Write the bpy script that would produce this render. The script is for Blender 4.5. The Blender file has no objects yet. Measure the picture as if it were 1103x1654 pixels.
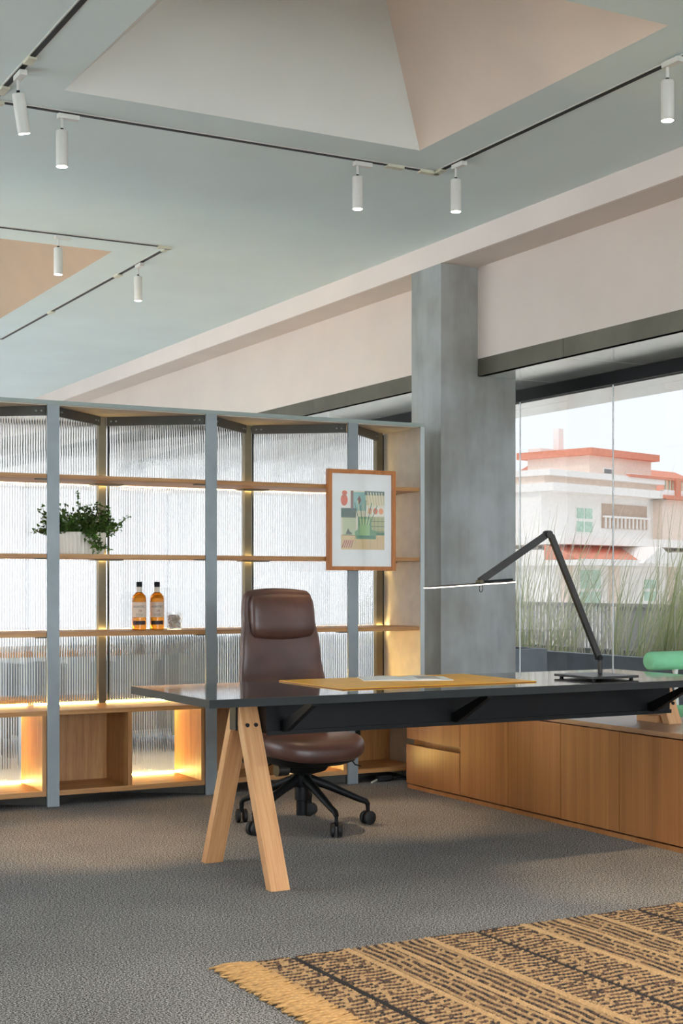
import bpy, bmesh, math, random
import numpy as np
from mathutils import Vector, Matrix

random.seed(7)
rng = np.random.default_rng(7)
scn = bpy.context.scene
COL = scn.collection
PI = math.pi

# ------------------------------------------------------------------ camera
YAW = math.radians(28.63)
cd = bpy.data.cameras.new('camera')
cam = bpy.data.objects.new('camera', cd)
COL.objects.link(cam)
cam.location = (0, 0, 1.2)
cam.rotation_euler = (PI / 2, 0, -YAW)
cd.sensor_fit = 'VERTICAL'
cd.sensor_height = 36.0
cd.sensor_width = 24.0
cd.lens = 36.0 * 2320.0 / 1654.0
cd.shift_y = 116.0 / 1654.0
cd.clip_start = 0.05
cd.clip_end = 500
scn.camera = cam

# ------------------------------------------------------------------ world, sun, exposure
W = bpy.data.worlds.new('overcast_sky')
scn.world = W
W.use_nodes = True
bg = W.node_tree.nodes['Background']
bg.inputs[0].default_value = (0.83, 0.915, 1.0, 1)
bg.inputs[1].default_value = 9.0
sd = bpy.data.lights.new('sun', 'SUN')
sd.energy = 5.0
sd.angle = math.radians(3)
sd.color = (1.0, 0.98, 0.95)
sun = bpy.data.objects.new('sun', sd)
COL.objects.link(sun)
sun.rotation_euler = Vector((0.75, 0.12, -1.0)).to_track_quat('-Z', 'Y').to_euler()
vs = scn.view_settings
vs.view_transform = 'Standard'
vs.look = 'None'
vs.exposure = 0.36
vs.gamma = 1.0
vs.use_curve_mapping = False
scn.cycles.use_denoising = True
scn.cycles.max_bounces = 12
scn.cycles.diffuse_bounces = 6
scn.cycles.transmission_bounces = 12
scn.cycles.transparent_max_bounces = 16


# ------------------------------------------------------------------ material helpers
def lin(c):
    return tuple(((x / 255.0) / 12.92 if x / 255.0 <= 0.04045 else ((x / 255.0 + 0.055) / 1.055) ** 2.4) for x in c)


def L4(c):
    return (*lin(c), 1.0)


MATS = {}


def base_mat(name):
    m = bpy.data.materials.new(name)
    m.use_nodes = True
    MATS[name] = m
    nt = m.node_tree
    b = nt.nodes['Principled BSDF']
    return m, nt, b


def tex_vec(nt, scale=(1, 1, 1), rnd=False):
    tc = nt.nodes.new('ShaderNodeTexCoord')
    mp = nt.nodes.new('ShaderNodeMapping')
    mp.inputs['Scale'].default_value = scale
    nt.links.new(tc.outputs['Object'], mp.inputs['Vector'])
    if rnd:
        oi = nt.nodes.new('ShaderNodeObjectInfo')
        mu = nt.nodes.new('ShaderNodeMath')
        mu.operation = 'MULTIPLY'
        mu.inputs[1].default_value = 37.0
        nt.links.new(oi.outputs['Random'], mu.inputs[0])
        nt.links.new(mu.outputs[0], mp.inputs['Location'])
    return mp.outputs['Vector']


def noise(nt, vec, scale=5.0, detail=4.0, rough=0.55):
    n = nt.nodes.new('ShaderNodeTexNoise')
    n.inputs['Scale'].default_value = scale
    n.inputs['Detail'].default_value = detail
    n.inputs['Roughness'].default_value = rough
    nt.links.new(vec, n.inputs['Vector'])
    return n.outputs['Fac']


def ramp(nt, fac, stops):
    r = nt.nodes.new('ShaderNodeValToRGB')
    e = r.color_ramp.elements
    while len(e) < len(stops):
        e.new(0.5)
    for k, (p, c) in enumerate(stops):
        e[k].position = p
        e[k].color = L4(c)
    nt.links.new(fac, r.inputs['Fac'])
    return r.outputs['Color']


def bump(nt, b, height, strength=0.2, dist=0.01):
    bn = nt.nodes.new('ShaderNodeBump')
    bn.inputs['Strength'].default_value = strength
    bn.inputs['Distance'].default_value = dist
    nt.links.new(height, bn.inputs['Height'])
    nt.links.new(bn.outputs['Normal'], b.inputs['Normal'])


def plain(name, col, rough=0.5, metal=0.0, spec=0.5, var=0.06, scale=6.0, bmp=0.0, coat=0.0):
    m, nt, b = base_mat(name)
    c = lin(col)
    v = tex_vec(nt)
    f = noise(nt, v, scale, 3)
    lo = tuple(max(0, x * (1 - var)) for x in col)
    hi = tuple(min(255, x * (1 + var)) for x in col)
    nt.links.new(ramp(nt, f, [(0.3, lo), (0.7, hi)]), b.inputs['Base Color'])
    b.inputs['Roughness'].default_value = rough
    b.inputs['Metallic'].default_value = metal
    b.inputs['Specular IOR Level'].default_value = spec
    b.inputs['Coat Weight'].default_value = coat
    if bmp:
        bump(nt, b, noise(nt, v, scale * 20, 4), bmp, 0.004)
    return m


def wood(name, dark, mid, light, axis='Z', rough=0.42, stretch=0.05, scale=26):
    m, nt, b = base_mat(name)
    s = {'X': (stretch, 1, 1), 'Y': (1, stretch, 1), 'Z': (1, 1, stretch), 'L': (1, 0.05, 0.02)}[axis]
    v = tex_vec(nt, s, True)
    f1 = noise(nt, v, scale, 5, 0.6)
    f2 = noise(nt, v, scale * 5, 3, 0.6)
    mx = nt.nodes.new('ShaderNodeMath')
    mx.operation = 'MULTIPLY_ADD'
    mx.inputs[1].default_value = 0.35
    nt.links.new(f2, mx.inputs[0])
    mu = nt.nodes.new('ShaderNodeMath')
    mu.operation = 'MULTIPLY'
    mu.inputs[1].default_value = 0.65
    nt.links.new(f1, mu.inputs[0])
    nt.links.new(mu.outputs[0], mx.inputs[2])
    nt.links.new(ramp(nt, mx.outputs[0], [(0.34, dark), (0.5, mid), (0.66, light)]), b.inputs['Base Color'])
    b.inputs['Roughness'].default_value = rough
    bump(nt, b, mx.outputs[0], 0.08, 0.003)
    return m


def emit(name, col, strength):
    m, nt, b = base_mat(name)
    b.inputs['Base Color'].default_value = (0.8, 0.8, 0.8, 1)
    b.inputs['Emission Color'].default_value = (*col, 1)
    b.inputs['Emission Strength'].default_value = strength
    return m


def clear_pane(name, tint=(1, 1, 1), gloss=0.06, rough=0.0):
    m = bpy.data.materials.new(name)
    m.use_nodes = True
    nt = m.node_tree
    nt.nodes.remove(nt.nodes['Principled BSDF'])
    out = nt.nodes['Material Output']
    t = nt.nodes.new('ShaderNodeBsdfTransparent')
    t.inputs[0].default_value = (*tint, 1)
    g = nt.nodes.new('ShaderNodeBsdfGlossy')
    g.inputs['Roughness'].default_value = rough
    lw = nt.nodes.new('ShaderNodeLayerWeight')
    pw = nt.nodes.new('ShaderNodeMath')
    pw.operation = 'POWER'
    pw.inputs[1].default_value = 4.0
    nt.links.new(lw.outputs['Facing'], pw.inputs[0])
    mul = nt.nodes.new('ShaderNodeMath')
    mul.operation = 'MULTIPLY_ADD'
    mul.inputs[1].default_value = 0.8
    mul.inputs[2].default_value = gloss
    nt.links.new(pw.outputs[0], mul.inputs[0])
    mx = nt.nodes.new('ShaderNodeMixShader')
    nt.links.new(mul.outputs[0], mx.inputs[0])
    nt.links.new(t.outputs[0], mx.inputs[1])
    nt.links.new(g.outputs[0], mx.inputs[2])
    nt.links.new(mx.outputs[0], out.inputs['Surface'])
    MATS[name] = m
    return m


def glass(name, col=(1, 1, 1), rough=0.0, ior=1.45):
    m, nt, b = base_mat(name)
    b.inputs['Base Color'].default_value = (*col, 1)
    b.inputs['Transmission Weight'].default_value = 1.0
    b.inputs['Roughness'].default_value = rough
    b.inputs['IOR'].default_value = ior
    return m


def frosted(name, col):
    m = bpy.data.materials.new(name)
    m.use_nodes = True
    nt = m.node_tree
    nt.nodes.remove(nt.nodes['Principled BSDF'])
    t = nt.nodes.new('ShaderNodeBsdfTranslucent')
    t.inputs[0].default_value = (*col, 1)
    nt.links.new(t.outputs[0], nt.nodes['Material Output'].inputs['Surface'])
    MATS[name] = m
    return m


# ------------------------------------------------------------------ materials
M_ceil = plain('ceiling_paint', (218, 230, 229), 0.75, var=0.015, scale=1.2)
M_fascia = plain('fascia_paint', (232, 218, 210), 0.7, var=0.01, scale=2)
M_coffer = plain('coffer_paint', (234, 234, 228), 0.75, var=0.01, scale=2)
M_beige = plain('coffer_beige', (224, 206, 192), 0.75, var=0.015, scale=2)  # right-hand face of the desk recess, more beige than its other faces
M_tan = plain('coffer_tan', (180, 155, 132), 0.75, var=0.015, scale=2)  # right-hand face of the farther recess, a darker tan than its other faces
M_wall = plain('wall_paint', (220, 206, 196), 0.75, var=0.015, scale=2)
M_white = plain('white_paint', (225, 225, 222), 0.6, var=0.02)
M_olive = plain('olive_metal', (104, 99, 87), 0.45, 0.6, var=0.08, scale=3)
M_satin = plain('satin_metal', (236, 240, 236), 0.18, 0.6, var=0.06, scale=2.2)
M_black = plain('black_metal', (15, 16, 17), 0.5, 0.1, spec=0.25, var=0.1)
M_char = plain('charcoal_metal', (62, 60, 58), 0.38, 0.6, var=0.08)
M_steel = plain('grey_steel', (144, 151, 154), 0.5, 0.35, var=0.05, scale=5, bmp=0.05)
M_edge = plain('grey_green_edge', (152, 162, 157), 0.55, 0.1, var=0.03)
M_pale = plain('pale_panel_edge', (188, 194, 193), 0.55, var=0.02)
M_rail = plain('dark_rail_steel', (82, 80, 75), 0.5, 0.4, var=0.08)
M_post = plain('bronze_post', (104, 94, 74), 0.42, 0.7, var=0.08)
M_lam = plain('beige_laminate', (214, 202, 186), 0.55, var=0.03, scale=14)
OD, OM, OL_ = (158, 106, 58), (184, 131, 78), (202, 153, 98)
W_x = wood('oak_x', OD, OM, OL_, 'X')
W_y = wood('oak_y', OD, OM, OL_, 'Y')
W_z = wood('oak_z', OD, OM, OL_, 'Z')
W_leg = wood('beech_leg', (190, 132, 84), (212, 156, 106), (224, 174, 124), 'L', 0.4, 0.015, 60)
W_cab = wood('cabinet_veneer', (150, 96, 54), (168, 111, 64), (182, 126, 76), 'Z', 0.28, 0.02, 14)
W_caby = wood('cabinet_veneer_top', (160, 118, 88), (178, 136, 104), (190, 150, 120), 'Y', 0.3, 0.03, 18)
W_frame = wood('frame_oak', (168, 98, 44), (190, 116, 56), (204, 134, 70), 'Z', 0.4)
M_leather = plain('brown_leather', (82, 54, 45), 0.36, var=0.1, scale=9, bmp=0.1)
M_green = plain('mint_fabric', (138, 208, 160), 0.8, var=0.03, bmp=0.15)
M_paper = plain('white_paper', (236, 236, 232), 0.7, var=0.01)
M_mat = plain('yellow_leather_mat', (242, 176, 40), 0.38, var=0.05, scale=12)
M_matedge = plain('mat_edge', (150, 84, 40), 0.5)
M_planter = plain('dark_planter', (148, 157, 166), 0.6, var=0.08)
M_pot = plain('white_ceramic', (226, 216, 202), 0.4, var=0.02)
M_leaf = plain('ivy_leaf', (74, 102, 42), 0.5, var=0.45, scale=18)
M_stem = plain('plant_stem', (70, 76, 36), 0.6)
M_lampbody = plain('lamp_white', (214, 211, 205), 0.4, var=0.01)
M_terra = plain('terracotta', (226, 148, 122), 0.8, var=0.05)
M_bwall = plain('stucco_beige', (242, 224, 210), 0.85, var=0.03)
M_bwhite = plain('stucco_white', (250, 246, 242), 0.8, var=0.02)
M_bgreen = plain('green_window', (186, 214, 196), 0.3, var=0.1)
M_bdark = plain('dark_window', (120, 122, 122), 0.3, var=0.1)
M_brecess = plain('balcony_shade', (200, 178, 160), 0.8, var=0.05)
M_terrace = plain('terrace_stone', (200, 198, 192), 0.85)
M_ground = plain('far_ground', (206, 204, 198), 0.9)
M_fence = plain('fence_slat_paint', (206, 204, 202), 0.7, var=0.12, scale=3)
M_sofa = plain('sofa_fabric', (118, 128, 142), 0.9)
M_led = emit('led_warm', (1.0, 0.75, 0.22), 85.0)
M_leds = emit('led_warm_shelf', (1.0, 0.76, 0.32), 85.0)
M_lens = emit('lamp_lens', (1.0, 0.93, 0.80), 22.0)
M_lampbar = emit('lamp_bar', (1.0, 0.82, 0.64), 3.0)
M_glass = clear_pane('window_glass', (0.97, 0.985, 0.98), 0.05)
M_tint = clear_pane('exposure_tinted_glass', (0.104, 0.100, 0.097), 0.05)  # clear glass; dark tint added to hold down the outdoor brightness
M_half = clear_pane('half_tinted_glass', (0.40, 0.40, 0.40), 0.05)
M_far = frosted('far_side_added_frosting', (0.172, 0.162, 0.155))  # frosting and darkening added to even out and dim the light coming through
M_rear = clear_pane('near_end_glass', (0.60, 0.60, 0.60), 0.05)
M_tint2 = frosted('far_end_added_frosting', (0.137, 0.129, 0.123))  # dark frosting added so these windows glow evenly without bleaching the screen
M_picglass = clear_pane('picture_glass', (1, 1, 1), 0.09)
M_joint = plain('glass_joint', (240, 243, 243), 0.4)
M_flute = glass('fluted_glass', (0.94, 0.95, 0.96), 0.03, 1.4)
M_tumbler = clear_pane('clear_tumbler', (0.97, 0.97, 0.97), 0.05)
M_rubber = plain('black_rubber', (14, 14, 15), 0.6)
M_chip = plain('white_chips', (250, 246, 238), 0.7)
M_label = plain('bottle_label', (226, 206, 186), 0.6, var=0.03)
M_ink = plain('label_ink', (74, 70, 78), 0.6)
M_inkred = plain('label_red_ink', (140, 40, 40), 0.6)
M_cream = plain('cream_plastic', (206, 202, 180), 0.5)


def whisky_mat():
    m, nt, b = base_mat('amber_liquor')
    b.inputs['Base Color'].default_value = (*lin((240, 150, 40)), 1)
    b.inputs['Transmission Weight'].default_value = 0.85
    b.inputs['Roughness'].default_value = 0.05
    b.inputs['IOR'].default_value = 1.36
    return m


M_amber = whisky_mat()


def carpet_mat():
    m, nt, b = base_mat('carpet')
    v = tex_vec(nt)
    f = noise(nt, v, 165, 3, 0.85)
    g = noise(nt, v, 1.3, 2)
    c = ramp(nt, f, [(0.41, (30, 30, 31)), (0.5, (98, 97, 97)), (0.59, (204, 201, 197))])
    c2 = ramp(nt, g, [(0.3, (225, 225, 228)), (0.7, (255, 255, 255))])
    mx = nt.nodes.new('ShaderNodeMixRGB')
    mx.blend_type = 'MULTIPLY'
    mx.inputs[0].default_value = 1
    nt.links.new(c, mx.inputs[1])
    nt.links.new(c2, mx.inputs[2])
    nt.links.new(mx.outputs[0], b.inputs['Base Color'])
    b.inputs['Roughness'].default_value = 0.95
    b.inputs['Specular IOR Level'].default_value = 0.15
    bump(nt, b, f, 0.25, 0.004)
    return m


M_carpet = carpet_mat()


def concrete_mat():
    m, nt, b = base_mat('column_plaster')
    v = tex_vec(nt, (1, 1, 0.22))
    f = noise(nt, v, 5, 6, 0.6)
    v2 = tex_vec(nt)
    g = noise(nt, v2, 2.2, 3)
    c = ramp(nt, f, [(0.3, (148, 150, 148)), (0.5, (168, 170, 169)), (0.72, (182, 184, 184))])
    c2 = ramp(nt, g, [(0.35, (222, 216, 208)), (0.65, (255, 255, 255))])
    mx = nt.nodes.new('ShaderNodeMixRGB')
    mx.blend_type = 'MULTIPLY'
    mx.inputs[0].default_value = 1
    nt.links.new(c, mx.inputs[1])
    nt.links.new(c2, mx.inputs[2])
    nt.links.new(mx.outputs[0], b.inputs['Base Color'])
    b.inputs['Roughness'].default_value = 0.42
    b.inputs['Metallic'].default_value = 0.15
    return m


M_conc = concrete_mat()
M_dim = plain('grey_wall_paint', (120, 120, 118), 0.7)


def desk_mat():
    m, nt, b = base_mat('desk_black_oak')
    v = tex_vec(nt, (0.05, 1, 1))
    f = noise(nt, v, 34, 4, 0.6)
    nt.links.new(ramp(nt, f, [(0.35, (10, 10, 11)), (0.65, (26, 25, 25))]), b.inputs['Base Color'])
    r = nt.nodes.new('ShaderNodeMapRange')
    r.inputs['To Min'].default_value = 0.03
    r.inputs['To Max'].default_value = 0.12
    nt.links.new(f, r.inputs['Value'])
    nt.links.new(r.outputs[0], b.inputs['Roughness'])
    b.inputs['Specular IOR Level'].default_value = 0.9
    bump(nt, b, f, 0.04, 0.002)
    return m


M_desk = desk_mat()


def see_through(m, fac):
    """thin leaves and shavings let part of the light through"""
    nt = m.node_tree
    b = nt.nodes['Principled BSDF']
    t = nt.nodes.new('ShaderNodeBsdfTranslucent')
    lk = b.inputs['Base Color'].links
    if lk:
        nt.links.new(lk[0].from_socket, t.inputs[0])
    mx = nt.nodes.new('ShaderNodeMixShader')
    mx.inputs[0].default_value = fac
    nt.links.new(b.outputs[0], mx.inputs[1])
    nt.links.new(t.outputs[0], mx.inputs[2])
    nt.links.new(mx.outputs[0], nt.nodes['Material Output'].inputs['Surface'])


M_deskedge = plain('desk_edge_band', (46, 48, 49), 0.6, spec=0.2, var=0.06)


def attr_mat(name, attr, rough=0.85):
    m, nt, b = base_mat(name)
    a = nt.nodes.new('ShaderNodeAttribute')
    a.attribute_name = attr
    nt.links.new(a.outputs['Color'], b.inputs['Base Color'])
    b.inputs['Roughness'].default_value = rough
    return m


M_rug = attr_mat('jute_rug', 'yarn')
M_grass = attr_mat('grass_blade', 'blade', 0.6)
M_print = attr_mat('print_ink', 'ink', 0.7)
see_through(M_leaf, 0.35)
see_through(M_chip, 0.5)
see_through(M_grass, 0.4)
M_jute = plain('jute_tassel', (190, 148, 96), 0.9, var=0.12, scale=60)


# ------------------------------------------------------------------ mesh builder
class MB:
    def __init__(s):
        s.v, s.f = [], []

    def add(s, vs_, fs_):
        n = len(s.v)
        s.v += [tuple(p) for p in vs_]
        s.f += [tuple(i + n for i in f) for f in fs_]
        return s

    def box(s, x0, x1, y0, y1, z0, z1, bev=0.0):
        if bev <= 0:
            vs_ = [(x0, y0, z0), (x1, y0, z0), (x1, y1, z0), (x0, y1, z0), (x0, y0, z1), (x1, y0, z1), (x1, y1, z1), (x0, y1, z1)]
            return s.add(vs_, [(0, 3, 2, 1), (4, 5, 6, 7), (0, 1, 5, 4), (1, 2, 6, 5), (2, 3, 7, 6), (3, 0, 4, 7)])
        bm = bmesh.new()
        bmesh.ops.create_cube(bm, size=1)
        for v in bm.verts:
            v.co = Vector(((x0 + x1) / 2 + v.co.x * (x1 - x0), (y0 + y1) / 2 + v.co.y * (y1 - y0), (z0 + z1) / 2 + v.co.z * (z1 - z0)))
        bmesh.ops.bevel(bm, geom=bm.edges[:], offset=bev, segments=2, affect='EDGES', profile=0.6)
        return s.bm(bm)

    def bm(s, bm):
        bm.verts.index_update()
        s.add([v.co[:] for v in bm.verts], [[v.index for v in f.verts] for f in bm.faces])
        bm.free()
        return s

    def bar(s, a, b, w, h, up=(0, 0, 1)):
        """rectangular bar from a to b; w across, h along up"""
        a, b = Vector(a), Vector(b)
        d = (b - a).normalized()
        u = Vector(up)
        sd_ = d.cross(u).normalized()
        u = sd_.cross(d).normalized()
        vs_ = []
        for p in (a, b):
            for (i, j) in ((-1, -1), (1, -1), (1, 1), (-1, 1)):
                vs_.append(p + sd_ * (i * w / 2) + u * (j * h / 2))
        return s.add(vs_, [(0, 1, 2, 3)[::-1], (4, 5, 6, 7), (0, 1, 5, 4), (1, 2, 6, 5), (2, 3, 7, 6), (3, 0, 4, 7)])

    def prism(s, poly, axis, a0, a1):
        """poly: list of 2d points in the other two axes (cyclic order), extruded along axis"""
        def P(p, t):
            return {'X': (t, p[0], p[1]), 'Y': (p[0], t, p[1]), 'Z': (p[0], p[1], t)}[axis]
        n = len(poly)
        vs_ = [P(p, a0) for p in poly] + [P(p, a1) for p in poly]
        fs_ = [tuple(range(n))[::-1], tuple(range(n, 2 * n))]
        fs_ += [(i, (i + 1) % n, n + (i + 1) % n, n + i) for i in range(n)]
        return s.add(vs_, fs_)

    def lathe(s, prof, c=(0, 0, 0), seg=24, cap=True):
        cx, cy, cz = c
        n = len(prof)
        vs_ = []
        for k in range(seg):
            a = 2 * PI * k / seg
            for r, z in prof:
                vs_.append((cx + r * math.cos(a), cy + r * math.sin(a), cz + z))
        fs_ = []
        for k in range(seg):
            k2 = (k + 1) % seg
            for i in range(n - 1):
                fs_.append((k * n + i, k2 * n + i, k2 * n + i + 1, k * n + i + 1))
        if cap:
            fs_.append(tuple(k * n for k in range(seg))[::-1])
            fs_.append(tuple(k * n + n - 1 for k in range(seg)))
        return s.add(vs_, fs_)

    def tube(s, pts, r, seg=8, cap=True):
        pts = [Vector(p) for p in pts]
        rs = r if isinstance(r, (list, tuple)) else [r] * len(pts)
        rings = []
        ref = Vector((0, 0, 1))
        n = len(pts)
        for i, p in enumerate(pts):
            d = (pts[min(i + 1, n - 1)] - pts[max(i - 1, 0)]).normalized()
            x = d.cross(ref)
            if x.length < 1e-3:
                x = d.cross(Vector((0, 1, 0)))
            x.normalize()
            y = x.cross(d).normalized()
            rings.append([p + (x * math.cos(2 * PI * k / seg) + y * math.sin(2 * PI * k / seg)) * rs[i] for k in range(seg)])
        vs_ = [q for ring in rings for q in ring]
        fs_ = []
        for i in range(n - 1):
            for k in range(seg):
                k2 = (k + 1) % seg
                fs_.append((i * seg + k, i * seg + k2, (i + 1) * seg + k2, (i + 1) * seg + k))
        if cap:
            fs_.append(tuple(range(seg))[::-1])
            fs_.append(tuple((n - 1) * seg + k for k in range(seg)))
        return s.add(vs_, fs_)

    def loft(s, rings):
        n = len(rings[0])
        vs_ = [p for r in rings for p in r]
        fs_ = []
        for i in range(len(rings) - 1):
            for k in range(n):
                k2 = (k + 1) % n
                fs_.append((i * n + k, i * n + k2, (i + 1) * n + k2, (i + 1) * n + k))
        fs_.append(tuple(range(n))[::-1])
        fs_.append(tuple((len(rings) - 1) * n + k for k in range(n)))
        return s.add(vs_, fs_)

    def build(s, name, mat, parent=None, off=(0, 0, 0), smooth=False, loc=None):
        me = bpy.data.meshes.new(name)
        ox, oy, oz = off if loc is None else loc
        me.from_pydata([(x - ox, y - oy, z - oz) for x, y, z in s.v], [], s.f)
        me.validate()
        bm = bmesh.new()
        bm.from_mesh(me)
        bmesh.ops.recalc_face_normals(bm, faces=bm.faces[:])
        bm.to_mesh(me)
        bm.free()
        if smooth:
            me.polygons.foreach_set('use_smooth', [True] * len(me.polygons))
            if smooth != 'all':
                me.set_sharp_from_angle(angle=math.radians(40))
        me.materials.append(mat)
        o = bpy.data.objects.new(name, me)
        COL.objects.link(o)
        if parent is not None:
            o.parent = parent
        if loc is not None:
            o.location = loc
        return o


def tag(o, label=None, cat=None, group=None, kind=None):
    if label:
        o['label'] = label
    if cat:
        o['category'] = cat
    if group:
        o['group'] = group
    if kind:
        o['kind'] = kind
    return o


class Thing:
    """an Empty at the base of a thing; parts given in world coordinates (or local ones when world=False)"""
    def __init__(s, name, label, cat, loc=(0, 0, 0), rz=0.0, group=None, world=True, kind=None):
        s.o = bpy.data.objects.new(name, None)
        s.o.empty_display_size = 0.1
        COL.objects.link(s.o)
        s.o.location = loc
        s.o.rotation_euler = (0, 0, rz)
        s.off = loc if world else (0, 0, 0)
        tag(s.o, label, cat, group, kind)

    def part(s, name, mb, mat, parent=None, smooth=False, label=None):
        o = mb.build(name, mat, parent or s.o, s.off, smooth)
        if label:
            o['label'] = label
        return o


def share(src, parent, loc):
    c = src.copy()
    COL.objects.link(c)
    c.parent = parent
    c.location = loc
    return c


def copy_tree(o, parent=None, kids=None):
    c = o.copy()
    COL.objects.link(c)
    c.parent = parent
    for ch in [x for x in bpy.data.objects if x.parent == o]:
        copy_tree(ch, c)
    return c


def struct(name, mb, mat, label=None, smooth=False, parent=None):
    o = mb.build(name, mat, parent, smooth=smooth)
    if parent is None:
        o['kind'] = 'structure'
        if label:
            o['label'] = label
    return o


def B(*a, **k):
    return MB().box(*a, **k)


# ================================================================== ROOM SHELL
XL, XG, YR, YF = -2.6, 5.82, -6.5, 17.0
ZC, ZS = 3.37, 3.227
XF, XW = 4.90, 5.18
C1 = (1.955, 3.79, 4.29, 6.125)     # coffer above the desk
C2 = (0.72, 3.18, 8.95, 12.3)       # second coffer

struct('floor', B(XL, XG + 0.03, YR, YF, -0.12, 0.0), M_carpet, 'grey speckled carpet floor')

struct('floor_far', B(XL, XG, 8.15, YF, 0.0, 0.006), plain('pale_vinyl', (206, 208, 210), 0.4, var=0.02), 'pale smooth floor behind the shelving screen')
mb = MB()
xs = [XL, C2[0], C1[0], C2[1], C1[1], XF]
ys = [YR, C1[2], C1[3], C2[2], C2[3], YF]


def inside(c, x, y):
    return c[0] - 1e-6 < x < c[1] + 1e-6 and c[2] - 1e-6 < y < c[3] + 1e-6


for i in range(len(xs) - 1):
    for j in range(len(ys) - 1):
        mx_, my_ = (xs[i] + xs[i + 1]) / 2, (ys[j] + ys[j + 1]) / 2
        if inside(C1, mx_, my_) or inside(C2, mx_, my_):
            continue
        mb.add([(xs[i], ys[j], ZC), (xs[i + 1], ys[j], ZC), (xs[i + 1], ys[j + 1], ZC), (xs[i], ys[j + 1], ZC)], [(0, 3, 2, 1)])
ceiling = struct('ceiling', mb, M_ceil, 'pale grey ceiling with pyramid recesses')
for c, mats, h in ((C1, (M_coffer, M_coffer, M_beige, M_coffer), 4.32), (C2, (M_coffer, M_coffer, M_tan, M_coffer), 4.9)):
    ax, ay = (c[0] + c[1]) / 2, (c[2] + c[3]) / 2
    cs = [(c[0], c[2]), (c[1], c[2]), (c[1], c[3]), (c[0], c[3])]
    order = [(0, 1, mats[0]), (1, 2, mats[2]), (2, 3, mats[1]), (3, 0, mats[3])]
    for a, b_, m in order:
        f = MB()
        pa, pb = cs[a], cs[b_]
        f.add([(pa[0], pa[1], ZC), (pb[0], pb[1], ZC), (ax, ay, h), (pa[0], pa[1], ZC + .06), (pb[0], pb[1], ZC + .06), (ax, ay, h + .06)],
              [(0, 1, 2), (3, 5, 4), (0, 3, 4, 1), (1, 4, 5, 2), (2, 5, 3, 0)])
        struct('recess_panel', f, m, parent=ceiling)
struct('roof_slab', B(XL - .3, XG + 1.09, YR - .3, YF + .3, 5.0, 5.2), M_white, 'flat roof over the room')
# roof edges closing the void above the ceiling
mb = MB()
mb.box(XL - .3, XL - .2, YR - .3, YF + .3, ZC, 5.0)
mb.box(XG + .99, XG + 1.09, YR - .3, YF + .3, 2.56, 5.0)
mb.box(XL - .2, XG + .99, YR - .3, YR - .2, ZC, 5.0)
mb.box(XL - .2, XG + .99, YF + .2, YF + .3, ZC, 5.0)
struct('roof_parapet', mb, M_white, 'roof edge above the windows')

# dropped beam along the windows
struct('trim_1', B(XF, XF + .02, YR, YF, ZS, ZC + .03), M_fascia, 'pale pinkish vertical face of the dropped ceiling edge')
struct('trim_2', B(XF + .02, XW + .01, YR, YF, ZS, ZS + .02), M_wall, 'narrow lowered ceiling strip beside the window wall')
wr = struct('wall_right', B(XW, XW + .04, YR, YF, 2.64, ZS), M_wall, 'beige plaster band above the windows')
yy = YF
band = None
# olive metal band in lengths, seams where the photograph shows them
cuts = [YF, 14.0, 11.6, 9.95, 8.02]
cuts2 = [7.66, 6.77, 4.9, 3.0, 1.0, -1.0, -3.0, -5.0, YR]
for seq in (cuts, cuts2):
    for a, b_ in zip(seq[:-1], seq[1:]):
        struct('metal_band', B(XW - .004, XW + .04, b_ + .0015, a - .0015, 2.53, 2.64), M_olive, parent=wr)
        struct('soffit_panel', B(XW - .003, XG + .05, b_ + .0015, a - .0015, 2.53, 2.555), M_satin, parent=wr)
struct('soffit_panel', B(5.475, XG + .05, 7.6615, 8.0185, 2.53, 2.555), M_satin, parent=wr)
# column
struct('column', B(XF, 5.475, 7.665, 8.02, 0, ZS), M_conc, 'grey plastered column at the window wall')

# window wall right: frame and panes
wf = struct('window_1', B(XG - .03, XG + .05, YR, YF, 2.45, 2.53), M_black, 'frameless glass window wall with dark head frame')
struct('sill_frame', B(XG - .03, XG + .05, YR, YF, 0.0, 0.05), M_black, parent=wf)
jy = [YF, 15.0, 12.9, 10.9, 9.08, 8.094, 7.102, 6.11, 4.1, 2.1, 0.1, -1.9, -3.9, YR]
for a, b_ in zip(jy[:-1], jy[1:]):
    struct('pane', MB().add([(XG, b_ + .004, .05), (XG, a - .004, .05), (XG, a - .004, 2.45), (XG, b_ + .004, 2.45)], [(0, 1, 2, 3)]), M_far if b_ > 9 else M_tint, parent=wf)
for y in jy[1:-1]:
    struct('glass_joint', B(XG - .003, XG + .003, y - .004, y + .004, .05, 2.45), M_joint, parent=wf)


def window_wall(name, wname, axis, pos, a0, a1, sill, head, step, label, gm):
    def bx(u0, u1, z0, z1, t=0.1, m=None):
        if axis == 'X':
            return B(pos - t, pos + t, u0, u1, z0, z1)
        return B(u0, u1, pos - t, pos + t, z0, z1)
    w_ = struct(name, bx(a0, a1, head, ZC), M_white, 'white wall above the ' + label)
    struct('wall_below', bx(a0, a1, 0, sill), M_white, parent=w_)
    wd = struct(wname, bx(a0, a1, head - .06, head, .04), M_char, label)
    n = max(1, round((a1 - a0) / step))
    for k in range(n + 1):
        u = a0 + (a1 - a0) * k / n
        struct('mullion', bx(u - .04, u + .04, sill, head, .05), M_char, parent=wd)
        if k < n:
            u2 = a0 + (a1 - a0) * (k + 1) / n
            if axis == 'X':
                q = [(pos, u + .04, sill), (pos, u2 - .04, sill), (pos, u2 - .04, head - .06), (pos, u + .04, head - .06)]
            else:
                q = [(u + .04, pos, sill), (u2 - .04, pos, sill), (u2 - .04, pos, head - .06), (u + .04, pos, head - .06)]
            struct('pane', MB().add(q, [(0, 1, 2, 3)]), gm, parent=wd)


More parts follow.
